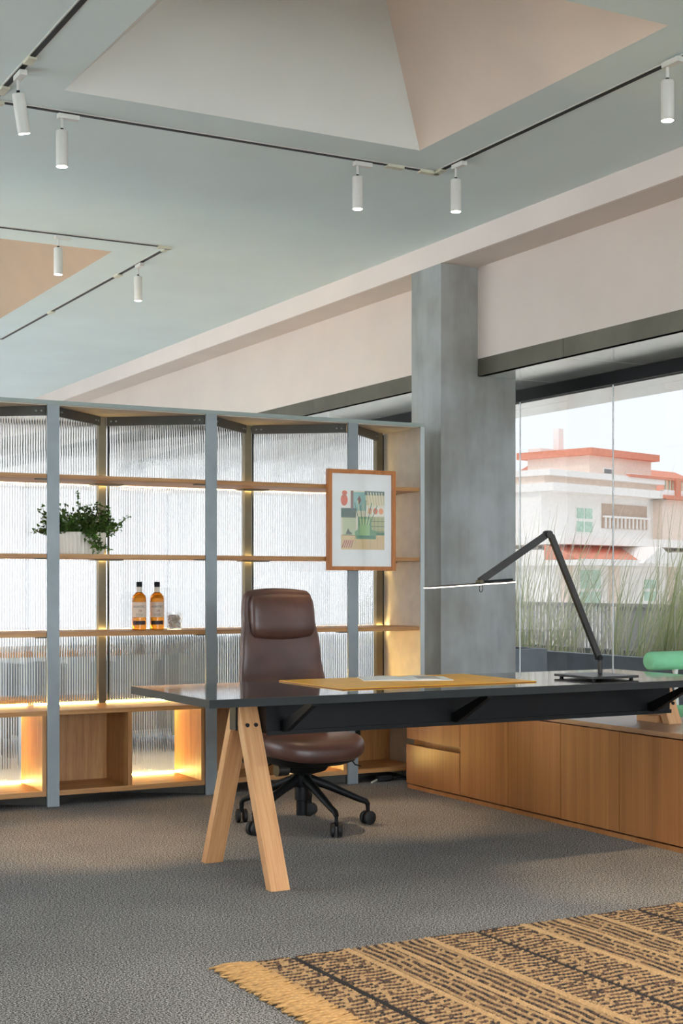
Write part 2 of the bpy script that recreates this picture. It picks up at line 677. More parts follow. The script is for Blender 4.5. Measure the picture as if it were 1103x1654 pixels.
window_wall('wall_far', 'window_2', 'Y', YF, XL, XG, 0.35, 3.15, 2.1, 'far windows behind the fluted screen, frosting added to dim their light', M_tint2)
window_wall('wall_left', 'window_3', 'X', XL, 6.3, 13.5, 0.5, 3.25, 2.4, 'unseen windows added for light along the other side of the room', M_rear)  # side windows out of view, added to brighten the room
struct('wall_near', B(XL - .1, XL + .1, YR, 6.3, 0, ZC), M_white, 'plain white wall at the near end of the other side')
struct('wall_back', B(XL - .1, XL + .1, 13.5, YF, 0, ZC), M_white, 'plain white wall at the far end of the other side')
window_wall('wall_rear', 'window_4', 'Y', YR, XL, XG, 0.05, 3.25, 2.4, 'unseen windows added for light at the near end of the room', M_glass)  # end glazing out of view, added to light the room from the camera side

# ------------------------------------------------------------------ outdoor setting
struct('terrace', B(XG + .05, 10.2, YR - 2, 30, -.2, -.04), M_terrace, 'stone terrace outside the windows')
struct('ground', B(-200, 260, -200, 260, -9.3, -9.0), M_ground, 'pale ground around the buildings')
struct('roof_eave', B(XG + .05, 6.9, YR, YF, 2.556, 2.6), M_satin, 'pale metal eave outside the window')

# ================================================================== SHELVING SCREEN
S = Thing('shelving_unit', 'long grey steel shelving unit with fluted glass back and glowing wooden shelves', 'shelving unit', (3.0, 7.53, 0))
PF = [0.497, 1.42, 2.343, 3.266, 4.188]
PR = [0.909, 1.832, 2.755, 3.678, 4.600]
NB = len(PF)
XE = 4.688
YFr, YB = 7.53, 7.985
ZT = 2.165
for x in PF:
    S.part('front_post', B(x - .0335, x + .0335, YFr - .006, YFr + .010, 0, ZT, .001), M_steel)
for x in PR:
    S.part('rear_post', B(x - .022, x + .022, 7.918, 7.958, .01, ZT), M_post)
top = S.part('top_board', B(PF[0] - .03, XE, YFr - .008, YB, ZT, ZT + .022), M_edge)
S.part('underside_panel', B(PF[0], XE - .03, YFr + .006, YB - .01, ZT - .004, ZT), M_lam, parent=top)
# end panel
ep = S.part('end_panel', B(XE - .024, XE, YFr, YB, 0, ZT), M_lam, label='beige end panel with pale edge')
S.part('panel_edge', B(XE - .026, XE + .002, YFr - .006, YFr, 0, ZT), M_pale, parent=ep)
# zigzag rails top and bottom
rails = []
for k in range(NB):
    rails.append(((PF[k], YFr + .02), (PR[k], 7.93)))
    if k < NB - 1:
        rails.append(((PR[k], 7.93), (PF[k + 1], YFr + .02)))
for (a, b_) in rails:
    d = (Vector(b_) - Vector(a)).normalized() * .03
    for z0, z1, nm in ((ZT - .056, ZT - .005, 'top_rail'), (.004, .056, 'base_rail')):
        r_ = S.part(nm, MB().bar((a[0] + d[0], a[1] + d[1], (z0 + z1) / 2), (b_[0] - d[0], b_[1] - d[1], (z0 + z1) / 2), .016, z1 - z0), M_rail)
        if nm == 'top_rail':
            for q in (a, b_):
                sgn = 1 if q is a else -1
                for e in (1.9, 2.9):
                    c = Vector((q[0] + sgn * d[0] * e, q[1] + sgn * d[1] * e, (z0 + z1) / 2))
                    nrm = Vector((d[1], -d[0], 0)).normalized()
                    if nrm.y > 0:
                        nrm = -nrm
                    S.part('bolt', MB().tube([c + nrm * .007, c + nrm * .012], .005, 8), M_steel, parent=r_)


# fluted panes
def fluted(x0, x1, z0, z1, y, pitch=.0148, amp=.0046, th=.006, sub=6):
    n = max(1, round((x1 - x0) / pitch)) * sub
    mb = MB()
    vs_, fs_ = [], []
    for i in range(n + 1):
        x = x0 + (x1 - x0) * i / n
        t = (i % sub) / sub
        yf = y - amp * math.sin(PI * t) ** 0.8
        vs_ += [(x, yf, z0), (x, yf, z1), (x, y + th, z0), (x, y + th, z1)]
    for i in range(n):
        a, b_ = i * 4, i * 4 + 4
        fs_ += [(a, b_, b_ + 1, a + 1), (a + 2, a + 3, b_ + 3, b_ + 2), (a, a + 2, b_ + 2, b_), (a + 1, b_ + 1, b_ + 3, a + 3)]
    fs_ += [(0, 1, 3, 2), (n * 4, n * 4 + 2, n * 4 + 3, n * 4 + 1)]
    return mb.add(vs_, fs_)


JX = [PF[0] - .02] + [x + .052 for x in PR]
for a, b_ in zip(JX[:-1], JX[1:]):
    S.part('fluted_pane', fluted(a + .004, b_ - .004, .512, ZT - .01, 7.972), M_flute)
    S.part('pane_joint', B(b_ - .0045, b_ + .0045, 7.962, 7.980, .51, ZT - .01), M_black)
# shelves
ZSH = [(1.768, 1.792), (1.339, 1.362), (.913, .938)]
edges = PF + [XE - .026]
for k in range(NB):
    xa, xb = edges[k] + (.0 if k else 0), edges[k + 1]
    for z0, z1 in ZSH:
        sh = S.part('shelf', B(xa + .001, xb - .001, YFr + .012, 7.902, z0, z1, .0012), W_x)
        S.part('led_strip', B(xa + .03, xb - .03, 7.9015, 7.905, z0 + .004, z1 - .004), M_leds, parent=sh)
        S.part('shelf_bracket', B(PR[k] - .085, min(PR[k] + .085, XE - .03), 7.80, 7.90, z0 - .006, z0), M_post, parent=sh)
        if k < NB - 1:
            S.part('shelf_bracket', B(xb - .085, xb + .02, YFr + .014, YFr + .06, z0 - .006, z0), M_rail, parent=sh)
    # counter, base board
    ct = S.part('counter_board', B(xa + .001, xb - .001, YFr + .012, 7.945, .490, .515, .0015), W_x)
    S.part('led_strip', B(xa + .02, xb - .02, 7.946, 7.954, .508, .5225), M_led, parent=ct)
    bb = S.part('base_board', B(xa + .001, xb - .001, YFr + .012, 7.945, .056, .084, .0015), W_x)
    div = PR[k] + .028
    if k < NB - 1:
        S.part('box_back', B(xa + .034, div - .01, 7.896, 7.912, .084, .490), W_z)
        S.part('box_divider', B(div - .01, div + .014, YFr + .014, 7.945, .084, .490, .001), W_z)
        S.part('box_side', B(xb - .056, xb - .034, YFr + .014, 7.945, .084, .490, .001), W_z)
        S.part('box_side', B(xa + .012, xa + .034, YFr + .014, 7.945, .084, .490, .001), W_z)
        S.part('fluted_pane', fluted(div + .016, xb - .058, .084, .490, 7.972), M_flute)
        S.part('led_strip', B(div + .016, xb - .058, 7.946, 7.954, .080, .092), M_led, parent=bb)
        S.part('led_strip', B(div + .016, xb - .058, 7.93, 7.938, .486, .4905), M_led, parent=ct)
    else:
        S.part('box_back', B(xa + .034, XE - .026, 7.896, 7.912, .084, .490), W_z)
        S.part('box_side', B(xa + .012, xa + .034, YFr + .014, 7.925, .084, .490, .001), W_z)

# ================================================================== CABINET ALONG THE WINDOW
Cb = Thing('sideboard', 'long low wooden sideboard under the desk end beside the window wall', 'sideboard', (4.6, 5.6, 0))
XC, XC2 = 4.39, 4.95
Cb.part('body', B(XC + .05, XC2, 3.96, 7.235, .02, .508), W_cab)
Cb.part('top_board', B(XC, XC2 + .01, 3.95, 7.243, .508, .53, .001), W_caby)
Cb.part('plinth', B(XC + .004, XC2, 3.955, 7.24, .0, .022), W_cab)
ysd = [6.671, 6.216, 5.764, 5.312, 4.86, 4.41, 3.96]
for a, b_ in zip(ysd[:-1], ysd[1:]):
    Cb.part('door', B(XC, XC + .02, b_ + .0025, a - .0025, .03, .502, .0008), W_cab)
Cb.part('drawer', B(XC, XC + .02, 6.6745, 7.238, .292, .502, .0008), W_cab)
Cb.part('drawer', B(XC - .004, XC + .02, 6.6745, 7.238, .03, .258, .0008), W_cab)

# ================================================================== DESK
D = Thing('desk', 'long black oak desk on splayed wooden A-frame legs', 'desk', (3.6, 5.37, 0))
DX0, DX1, DY0, DY1 = 2.14, 4.742, 4.95, 5.785
tp = D.part('desk_top', B(DX0, DX1, DY0, DY1, .733, .765, .003), M_desk)
for bx_ in ((DX0 - .001, DX1 + .001, DY0 - .001, DY0 + .002), (DX0 - .001, DX1 + .001, DY1 - .002, DY1 + .001),
            (DX0 - .001, DX0 + .002, DY0 + .002, DY1 - .002), (DX1 - .002, DX1 + .001, DY0 + .002, DY1 - .002)):
    D.part('edge_band', B(*bx_, .7335, .7642), M_deskedge, parent=tp)
SL = .432
YC = 5.387


def leg(x0, x1, side, z0, z1, t=.047):
    """slanted board; outer edge at YC -/+ (.347 - SL z)"""
    def yo(z):
        return YC + side * (.347 - SL * z)
    def yi(z):
        return yo(z) - side * t
    poly = [(yo(z0), z0), (yi(z0), z0), (yi(z1), z1), (yo(z1), z1)]
    return MB().prism(poly, 'X', x0, x1)


for (x0, x1, z0, nm) in ((2.44, 2.522, 0.0, 'a'), (4.66, 4.738, .53, 'b')):
    l1 = D.part('leg', leg(x0, x1, -1, z0, .731), W_leg)
    D.part('leg', leg(x0 + .001, x1 - .001, 1, z0, .70), W_leg)
    for z in (.625, .712):
        yo = YC - (.347 - SL * z)
        for xx in (x0 + .022, x1 - .022):
            if z > z0 + .05:
                D.part('bolt', MB().tube([(xx, yo - .006, z), (xx, yo + .004, z)], .0085, 10), M_black, parent=l1)
    D.part('leg_plate', B(x0 - .008, x0 + .001, YC - .03, YC + .03, .60, .733), M_black)
    if z0 > 0:
        D.part('leg_block', B(x0 - .005, x1, 5.36, 5.50, .53, .565), W_leg)
# under-frame beam
bm_ = D.part('beam', B(2.526, 4.656, 5.262, 5.50, .592, .731), M_black)
D.part('beam_flange', B(2.526, 4.656, 5.250, 5.264, .585, .603), M_black, parent=bm_)
D.part('beam_flange', B(2.526, 4.656, 5.252, 5.264, .712, .732), M_char, parent=bm_)
for x in (2.60, 3.43, 4.53):
    D.part('bracket', MB().prism([(5.262, .600), (5.262, .635), (5.02, .733), (4.985, .733), (4.985, .722), (5.22, .600)], 'X', x - .012, x + .012), M_black)

# mat and papers on the desk
Mt = Thing('desk_mat', 'yellow leather desk mat lying on the black desk', 'desk mat', (3.31, 5.46, .765))
Mt.part('surface', B(2.825, 3.80, 5.165, 5.755, .7665, .7705, .0012), M_mat)
Mt.part('edge_binding', B(2.823, 3.802, 5.163, 5.757, .765, .7672), M_matedge)
Bk = Thing('booklet', 'open white printed booklet lying on the yellow mat', 'booklet', (3.36, 5.56, .7705), math.radians(-22), world=False)
for sgn in (-1, 1):
    pts = []
    mb = MB()
    n = 8
    for i in range(n + 1):
        u = i / n
        x = sgn * u * .20
        h = .001 + .006 * math.sin(PI * min(1, u * 1.15)) * (1 - .5 * u)
        pts += [(x, -.13, 0), (x, .13, 0), (x, -.13, h + .0012), (x, .13, h + .0012)]
    fs_ = []
    for i in range(n):
        a, b_ = i * 4, i * 4 + 4
        fs_ += [(a, b_, b_ + 1, a + 1), (a + 2, a + 3, b_ + 3, b_ + 2), (a, a + 2, b_ + 2, b_), (a + 1, b_ + 1, b_ + 3, a + 3)]
    fs_ += [(0, 1, 3, 2), (n * 4, n * 4 + 2, n * 4 + 3, n * 4 + 1)]
    mb.add(pts, fs_)
    pg = Bk.part('page', mb, M_paper, smooth=True)
Bk.part('printed_block', B(.05, .15, -.08, .07, .0062, .0072), plain('print_grey', (176, 172, 168), .7))

# ================================================================== DESK LAMP
Lp = Thing('desk_lamp', 'black articulated desk lamp with glowing bar head on the desk', 'desk lamp', (4.20, 5.25, .765))
bs = Lp.part('base', B(4.065, 4.33, 5.10, 5.385, .772, .783, .002), M_char)
for xx, yv in ((4.09, 5.125), (4.305, 5.125), (4.09, 5.36), (4.305, 5.36)):
    Lp.part('foot', MB().tube([(xx, yv, .765), (xx, yv, .7725)], .009, 10), M_rubber, parent=bs)
Lp.part('stem', B(4.244, 4.256, 5.27, 5.29, .782, .868, .001), M_char)
j1, j2, j3 = (4.243, 5.28, .858), (3.968, 5.28, 1.420), (3.578, 5.28, 1.205)
Lp.part('lower_arm', MB().bar(j1, j2, .018, .027), M_char)
Lp.part('joint', MB().tube([(j1[0], 5.264, j1[2]), (j1[0], 5.296, j1[2])], .012, 12), M_black)
Lp.part('joint', MB().tube([(3.95, 5.262, 1.425), (3.95, 5.298, 1.425)], .017, 14), M_char)
Lp.part('upper_arm', MB().bar((3.945, 5.28, 1.424), (j3[0], j3[1], j3[2] + .006), .018, .028), M_char)
hd = Lp.part('head', MB().bar((3.305, 5.28, 1.186), (3.752, 5.28, 1.212), .050, .006), M_char)
Lp.part('light_bar', MB().bar((3.303, 5.279, 1.1815), (3.753, 5.279, 1.2075), .054, .004), M_lampbar, parent=hd, label='glowing warm light strip')
Lp.part('head_spine', MB().bar((3.59, 5.28, 1.209), (3.75, 5.28, 1.219), .02, .010), M_black, parent=hd)
ring = [(3.573 + .004 * math.sin(t), 5.262, 1.182 + .017 * math.cos(t)) for t in np.linspace(0, 2 * PI, 15)]
ring = [(3.573 + .009 * math.sin(t), 5.262, 1.180 + .017 * math.cos(t)) for t in np.linspace(0, 2 * PI, 15)]
Lp.part('grip_ring', MB().tube(ring, .0016, 6, False), M_black, parent=hd)
Lp.part('joint', MB().tube([(j3[0], 5.262, j3[2] + .003), (j3[0], 5.298, j3[2] + .003)], .010, 12), M_post)

# ================================================================== OFFICE CHAIR
Ch = Thing('office_chair', 'high-backed brown leather office chair with black five-star base', 'office chair', (3.23, 6.325, 0), math.radians(2), world=False)


def superring(w, d, z, cy, n=40, e=3.0, cx=0, bow=0.0):
    out = []
    for k in range(n):
        a = 2 * PI * k / n
        c_, s_ = math.cos(a), math.sin(a)
        x = w / 2 * (abs(c_) ** (2 / e)) * (1 if c_ > 0 else -1)
        y = d / 2 * (abs(s_) ** (2 / e)) * (1 if s_ > 0 else -1)
        y -= bow * (x / (w / 2 + 1e-6)) ** 2
        out.append((cx + x, cy + y, z))
    return out


def interp(t, ks):
    for (a, va), (b_, vb) in zip(ks[:-1], ks[1:]):
        if t <= b_:
            u = (t - a) / (b_ - a)
            u = u * u * (3 - 2 * u)
            return va + (vb - va) * u
    return ks[-1][1]


rings = []
for i in range(41):
    t = i / 40
    z = .44 + .738 * t
    w = interp(t, [(0, .51), (.3, .49), (.6, .447), (.8, .408), (1, .38)])
    d = .075
    if t < .05:
        k = math.sqrt(max(0, 1 - ((.05 - t) / .05) ** 2)); w *= .75 + .25 * k; d *= .4 + .6 * k
    if t > .95:
        k = math.sqrt(max(0, 1 - ((t - .95) / .05) ** 2)); w *= .90 + .10 * k; d *= .35 + .65 * k
    cy = .24 + interp(t, [(0, -.03), (.2, -.045), (.5, .0), (1, .045)])
    rg = superring(w, d, z, cy, 48, 4.0, 0, .022)
    if t > .9:
        rg = [(x, y, zz - .018 * (abs(x) / .19) ** 2 * (t - .9) * 10) for x, y, zz in rg]
    rings.append(rg)
Ch.part('backrest', MB().loft(rings), M_leather, smooth='all')
rings = []
for i in range(25):
    t = i / 24
    z = .918 + .235 * t
    k = (max(0, 1 - abs(2 * t - 1) ** 3.2)) ** .5
    w = .362 * (.86 + .14 * k) * (1 - .01 * t)
    d = .012 + .085 * k
    cy = .215 + .02 * t
    rg = superring(w, d, z, cy, 48, 3.4, 0, .02)
    rg = [(x, y, zz + .02 * (x / .18) ** 2 * (1 - t) - .012 * (x / .18) ** 2 * t) for x, y, zz in rg]
    rings.append(rg)
Ch.part('headrest', MB().loft(rings), M_leather, smooth='all')
rings = []
for i in range(17):
    t = i / 16
    z = .355 + .105 * t
    k = (max(0, 1 - abs(2 * t - 1) ** 2.6)) ** .5
    g_ = .80 + .20 * k
    rg = superring(.52 * g_, .50 * g_, z, -.05, 56, 3.0)
    rg = [(x, y, zz - .022 * max(0, (-y - .12) / .18) ** 2 + (.008 * (x / .26) ** 2)) for x, y, zz in rg]
    rings.append(rg)
Ch.part('seat', MB().loft(rings), M_leather, smooth='all')
Ch.part('seat_shell', MB().loft([superring(.34, .34, .318, -.04, 40, 3), superring(.44, .42, .335, -.04, 40, 3), superring(.47, .45, .372, -.05, 40, 3)]), M_black, smooth=True)
Ch.part('tilt_mechanism', MB().loft([superring(.10, .12, .265, 0, 32, 4), superring(.17, .22, .285, -.02, 32, 4), superring(.20, .26, .325, -.03, 32, 4)]), M_black, smooth=True)
Ch.part('adjuster_knob', MB().tube([(-.16, -.03, .295), (-.10, -.03, .295)], .033, 18), M_char, smooth=True)
Ch.part('back_bracket', MB().tube([(0, .08, .31), (0, .20, .33), (0, .265, .42), (0, .27, .60)], [.03, .03, .028, .02], 10), M_black, smooth=True)
for sx in (-1, 1):
    Ch.part('lever', MB().tube([(sx * .20, -.06, .33), (sx * .25, -.07, .315), (sx * .262, -.075, .298), (sx * .29, -.085, .29)], .004, 6), M_black)
    am = Ch.part('armrest', MB().tube([(sx * .16, .03, .335), (sx * .30, .03, .345), (sx * .335, .02, .38), (sx * .335, .02, .60)], [.018, .018, .017, .015], 10), M_black, smooth=True)
    Ch.part('arm_pad', B(sx * .335 - .04, sx * .335 + .04, -.13, .12, .60, .628, .01), M_rubber, parent=am)
Ch.part('gas_lift', MB().lathe([(.028, .058), (.029, .13), (.036, .135), (.038, .235), (.03, .25), (.018, .252), (.018, .30)], seg=24), M_black, smooth=True)
star = Ch.part('star_base', MB().lathe([(.045, .20), (.05, .215), (.05, .25), (.04, .262)], seg=24), M_black, smooth=True)
for k in range(5):
    a = math.radians(-88 - 2 + 72 * k)
    ca, sa = math.cos(a), math.sin(a)
    R = .335
    Ch.part('base_arm', MB().tube([(ca * .03, sa * .03, .238), (ca * .12, sa * .12, .205), (ca * .29, sa * .29, .128), (ca * .325, sa * .325, .115), (ca * R, sa * R, .10), (ca * R, sa * R, .066)],
            [.026, .022, .016, .015, .013, .011], 10), M_black, smooth=True)
    ta = a + 1.1 + k * .9
    tx, ty = math.cos(ta), math.sin(ta)
    cs_ = Ch.part('caster', MB().tube([(ca * R, sa * R, .10), (ca * R, sa * R, .05)], .009, 10), M_black)
    for sg in (-1, 1):
        c0 = Vector((ca * R, sa * R, .034))
        ax_ = Vector((tx, ty, 0))
        Ch.part('wheel', MB().tube([c0 + ax_ * sg * .006, c0 + ax_ * sg * .010, c0 + ax_ * sg * .024, c0 + ax_ * sg * .029], [.026, .034, .034, .024], 20), M_rubber, parent=cs_, smooth=True)

# ================================================================== TRACK LIGHTING
def track(name, label, segs, conns):
    T = Thing(name, label, 'track', (segs[0][0][0], segs[0][0][1], ZC))
    for a, b_ in segs:
        z = ZC - .002
        t_ = T.part('track_rail', MB().bar((*a, z), (*b_, z), .034, .004), M_lampbody)
        T.part('track_slot', MB().bar((*a, z - .003), (*b_, z - .003), .022, .004), M_black, parent=t_)
    for a, b_ in conns:
        T.part('connector', MB().bar((*a, ZC - .009), (*b_, ZC - .009), .036, .014), M_cream)
    return T


TX0, TX1, TY0, TY1 = 1.713, 4.06, 4.05, 6.405
track('lighting_track', 'square black-slotted lighting track around the recess above the desk',
      [((TX0, TY1), (TX1 - .02, TY1)), ((TX1, TY1), (TX1, TY0)), ((TX0, TY1 - .02), (TX0, TY0)), ((TX0, TY0), (TX1, TY0))],
      [((TX1 - .10, TY1), (TX1 + .018, TY1)), ((TX1, TY1), (TX1, TY1 - .08)), ((3.76, TY1), (3.86, TY1)), ((TX0 - .018, TY1), (TX0 + .05, TY1)), ((TX0, 5.86), (TX0, 5.78)), ((TX0, 6.28), (TX0, 6.18))])
track('lighting_track', 'lighting track around the farther ceiling recess',
      [((.45, 8.65), (3.43, 8.65)), ((3.452, 8.65), (3.452, 12.6)), ((.45, 8.65), (.45, 12.6)), ((.45, 12.6), (3.452, 12.6))],
      [((3.38, 8.65), (3.47, 8.65)), ((3.452, 8.65), (3.452, 8.74)), ((3.452, 9.55), (3.452, 9.64)), ((3.452, 11.1), (3.452, 11.2))])


def spot(x, y, along, tilt, label, power=130, cone=30, col=(1.0, .68, .38)):
    T = Thing('track_spotlight', label, 'spotlight', (x, y, ZC - .012), 0, 'white cylinder track spotlights', world=False)
    if along == 'X':
        T.part('adapter', B(-.02, .08, -.016, .016, -.022, 0, .002), M_lampbody)
    else:
        T.part('adapter', B(-.016, .016, -.08, .02, -.022, 0, .002), M_lampbody)
    T.part('stem', MB().tube([(0, 0, -.015), (0, 0, -.078)], .0065, 10), M_lampbody, smooth=True)
    T.part('swivel', MB().tube([(0, 0, -.066), (0, 0, -.08)], .0075, 10), M_black, smooth=True)
    ct, st = math.cos(tilt), math.sin(tilt)
    R = Matrix.Rotation(tilt, 4, Vector((-.5, .85, 0)).normalized())
    def rot(mb):
        piv = Vector((0, 0, -.078))
        mb.v = [tuple(piv + R @ (Vector(p) - piv)) for p in mb.v]
        return mb
    bd = T.part('body', rot(MB().lathe([(.018, -.236), (.0255, -.243), (.027, -.240), (.027, -.082), (.025, -.078), (.005, -.077)][::-1], seg=28)), M_lampbody, smooth=True)
    T.part('lens', rot(MB().lathe([(.0235, -.2435), (.0235, -.239)], seg=24)), M_lens, parent=bd, label='glowing lens')
    ld = bpy.data.lights.new('spot_light', 'SPOT')
    ld.energy = power
    ld.spot_size = math.radians(cone)
    ld.spot_blend = .7
    ld.shadow_soft_size = .02
    ld.color = col
    lo = bpy.data.objects.new('spot_light', ld)
    COL.objects.link(lo)
    lo.parent = T.o
    p = Vector((0, 0, -.078)) + R @ Vector((0, 0, -.172))
    lo.location = p
    lo.rotation_euler = (R @ Vector((0, 0, -1))).to_track_quat('-Z', 'Y').to_euler()
    return T


spot(1.716, 6.006, 'Y', math.radians(-13), 'tilted white cylinder spotlight on the track at the top corner')
spot(2.034, TY1, 'X', 0, 'white cylinder spotlight hanging straight beside the tilted one')
spot(3.59, TY1, 'X', 0, 'white cylinder spotlight left of the desk track corner')
spot(TX1, 6.209, 'Y', 0, 'white cylinder spotlight just right of the desk track corner', 60)
spot(TX1 - .03, 4.569, 'Y', 0, 'white cylinder spotlight farthest right on the ceiling')
spot(2.723, 8.65, 'X', 0, 'white cylinder spotlight in front of the farther tan ceiling recess')
spot(3.449, 9.19, 'Y', 0, 'white cylinder spotlight on the diagonal track past the farther recess')
track('lighting_track', 'added unseen lighting track carrying fill lamps on the near side of the rug', [((.6, 2.4), (4.6, 2.4))], [])  # track and wide-beam lamps out of view, added to light the front floor
for x_, lb_ in ((1.2, 'first'), (2.5, 'middle'), (3.8, 'last')):
    spot(x_, 2.4, 'X', 0, 'added unseen wide-beam fill spotlight on the near straight track, ' + lb_ + ' of three', 120, 110, (1.0, .90, .76))

# ================================================================== FRAMED PICTURE
P = Thing('framed_picture', 'oak framed still-life print hung on a shelving post', 'picture', (4.23, YFr - .03, 1.58))
fx0, fx1, fz0, fz1, fy0, fy1 = 4.0, 4.462, 1.28, 1.882, YFr - .045, YFr - .008
for nm, bx in (('frame_side', (fx0, fx0 + .024, fy0, fy1, fz0, fz1)), ('frame_side', (fx1 - .024, fx1, fy0, fy1, fz0, fz1)),
               ('frame_rail', (fx0 + .024, fx1 - .024, fy0, fy1, fz1 - .024, fz1)), ('frame_rail', (fx0 + .024, fx1 - .024, fy0, fy1, fz0, fz0 + .024))):
    P.part(nm, B(*bx, bev=.0012), W_frame)
P.part('backing', B(fx0 + .01, fx1 - .01, fy1 - .006, fy1 - .001, fz0 + .01, fz1 - .01), M_char)
P.part('mount', B(fx0 + .02, fx1 - .02, fy0 + .016, fy0 + .020, fz0 + .02, fz1 - .02), M_paper)
# print: flat inked shapes
px0, px1, pz0, pz1 = fx0 + .092, fx1 - .072, fz0 + .125, fz1 - .125
inks, verts_, faces_ = [], [], []


def ink(poly, col, lay):
    n = len(verts_)
    for u, v in poly:
        verts_.append((px0 + u * (px1 - px0), fy0 + .0157 - lay * .0002, pz0 + v * (pz1 - pz0)))
    faces_.append(tuple(range(n, n + len(poly))))
    inks.append(L4(col))


def rc(u0, v0, u1, v1):
    return [(u0, v0), (u1, v0), (u1, v1), (u0, v1)]


def disc(cu, cv, ru, rv, n=14):
    return [(cu + ru * math.cos(2 * PI * k / n), cv + rv * math.sin(2 * PI * k / n)) for k in range(n)]


ink(rc(0, 0, 1, 1), (226, 216, 190), 0)
ink(rc(0, .70, .22, 1), (238, 232, 220), 1)
ink(disc(.07, .84, .08, .10), (216, 84, 22), 2)
ink(disc(.08, .96, .06, .04), (216, 84, 22), 2)
ink(rc(0, .54, .34, .70), (48, 82, 58), 1)
ink(rc(.22, .70, .28, 1), (120, 74, 50), 1)
ink(rc(.28, .66, .56, .98), (138, 182, 172), 1)
ink([(.36, .84), (.42, .92), (.46, .84), (.41, .76)], (110, 72, 54), 2)
ink(rc(.56, .76, 1, .98), (206, 190, 140), 1)
ink(rc(.54, .93, 1, 1), (66, 92, 70), 2)
for k in range(6):
    ink([(.66 + k * .06, .74), (.68 + k * .06, .74), (.62 + k * .065, .98), (.60 + k * .065, .98)], (232, 222, 190), 3)
ink(rc(.58, .58, .98, .73), (232, 226, 206), 2)
for k, c in enumerate(((226, 136, 96), (222, 110, 64), (230, 150, 92))):
    ink(disc(.66 + k * .13, .66, .055, .055), c, 3)
ink(rc(.04, .24, .34, .54), (186, 194, 150), 2)
ink([(.10, .26), (.16, .36), (.20, .30), (.25, .28), (.24, .255)], (60, 70, 48), 3)
ink(rc(.68, .30, 1, .56), (176, 176, 118), 1)
for k in range(3):
    ink(rc(.68, .31 + k * .085, 1, .32 + k * .085), (92, 110, 74), 2)
    ink(rc(.76 + k * .09, .30, .768 + k * .09, .56), (118, 128, 88), 2)
ink(rc(.30, .25, 1, .30), (70, 118, 76), 1)
ink(rc(0, 0, 1, .25), (216, 184, 126), 2)
for k in range(5):
    ink([(.01 + k * .05, .03), (.03 + k * .05, .03), (.10 + k * .045, .16), (.08 + k * .045, .16)], (176, 70, 84), 3)
for k in range(4):
    ink(rc(.32 + k * .17, .02, .326 + k * .17, .24), (176, 140, 84), 3)
ink([(.34, .18), (.80, .18), (.82, .32), (.70, .34), (.69, .56), (.38, .56), (.38, .34), (.31, .30)], (98, 148, 96), 4)
ink([(.42, .22), (.66, .22), (.66, .52), (.42, .52)], (146, 186, 120), 5)
for k in range(9):
    u0 = .42 + k * .028
    u1 = .30 + k * .065
    ink([(u0, .42), (u0 + .014, .42), (u1 + .02, .80 + .05 * math.sin(k * 2.1)), (u1, .80 + .05 * math.sin(k * 2.1))], ((206, 204, 150) if k % 2 else (84, 124, 80)), 6)
ink(rc(.36, .19, .78, .24), (70, 124, 86), 6)
me = bpy.data.meshes.new('print')
me.from_pydata([(x - 4.23, y - (YFr - .03), z - 1.58) for x, y, z in verts_], [], faces_)
ca_ = me.color_attributes.new('ink', 'FLOAT_COLOR', 'CORNER')
kk = 0
for p_, c in zip(me.polygons, inks):
    for _ in p_.loop_indices:
        ca_.data[kk].color = c
        kk += 1
me.materials.append(M_print)
pr = bpy.data.objects.new('print', me)
COL.objects.link(pr)
pr.parent = P.o
P.part('glass', MB().add([(fx0 + .022, fy0 + .008, fz0 + .022), (fx1 - .022, fy0 + .008, fz0 + .022), (fx1 - .022, fy0 + .008, fz1 - .022), (fx0 + .022, fy0 + .008, fz1 - .022)], [(0, 1, 2, 3)]), M_picglass)

# ================================================================== THINGS ON THE SHELVES
def text(body, size, mat, parent, loc, rx=PI / 2):
    cu = bpy.data.curves.new('lettering', 'FONT')
    cu.body = body
    cu.size = size
    cu.align_x = 'CENTER'
    cu.align_y = 'CENTER'
    cu.extrude = .0002
    cu.materials.append(mat)
    tmp = bpy.data.objects.new('lettering_curve', cu)
    lm = bpy.data.meshes.new_from_object(tmp)
    bpy.data.objects.remove(tmp)
    o = bpy.data.objects.new('lettering', lm)
    COL.objects.link(o)
    o.parent = parent
    o.location = loc
    o.rotation_euler = (rx, 0, 0)
    return o


def arc_band(r, z0, z1, a0, a1, n=14, th=.0006):
    mb = MB()
    vs_, fs_ = [], []
    for i in range(n + 1):
        a = a0 + (a1 - a0) * i / n
        for rr in (r, r + th):
            for z in (z0, z1):
                vs_.append((rr * math.cos(a), rr * math.sin(a), z))
    for i in range(n):
        a, b_ = i * 4, i * 4 + 4
        fs_ += [(a + 2, b_ + 2, b_ + 3, a + 3), (a, a + 1, b_ + 1, b_), (a, b_, b_ + 2, a + 2), (a + 1, a + 3, b_ + 3, b_ + 1)]
    fs_ += [(0, 2, 3, 1), (n * 4, n * 4 + 1, n * 4 + 3, n * 4 + 2)]
    return mb.add(vs_, fs_)


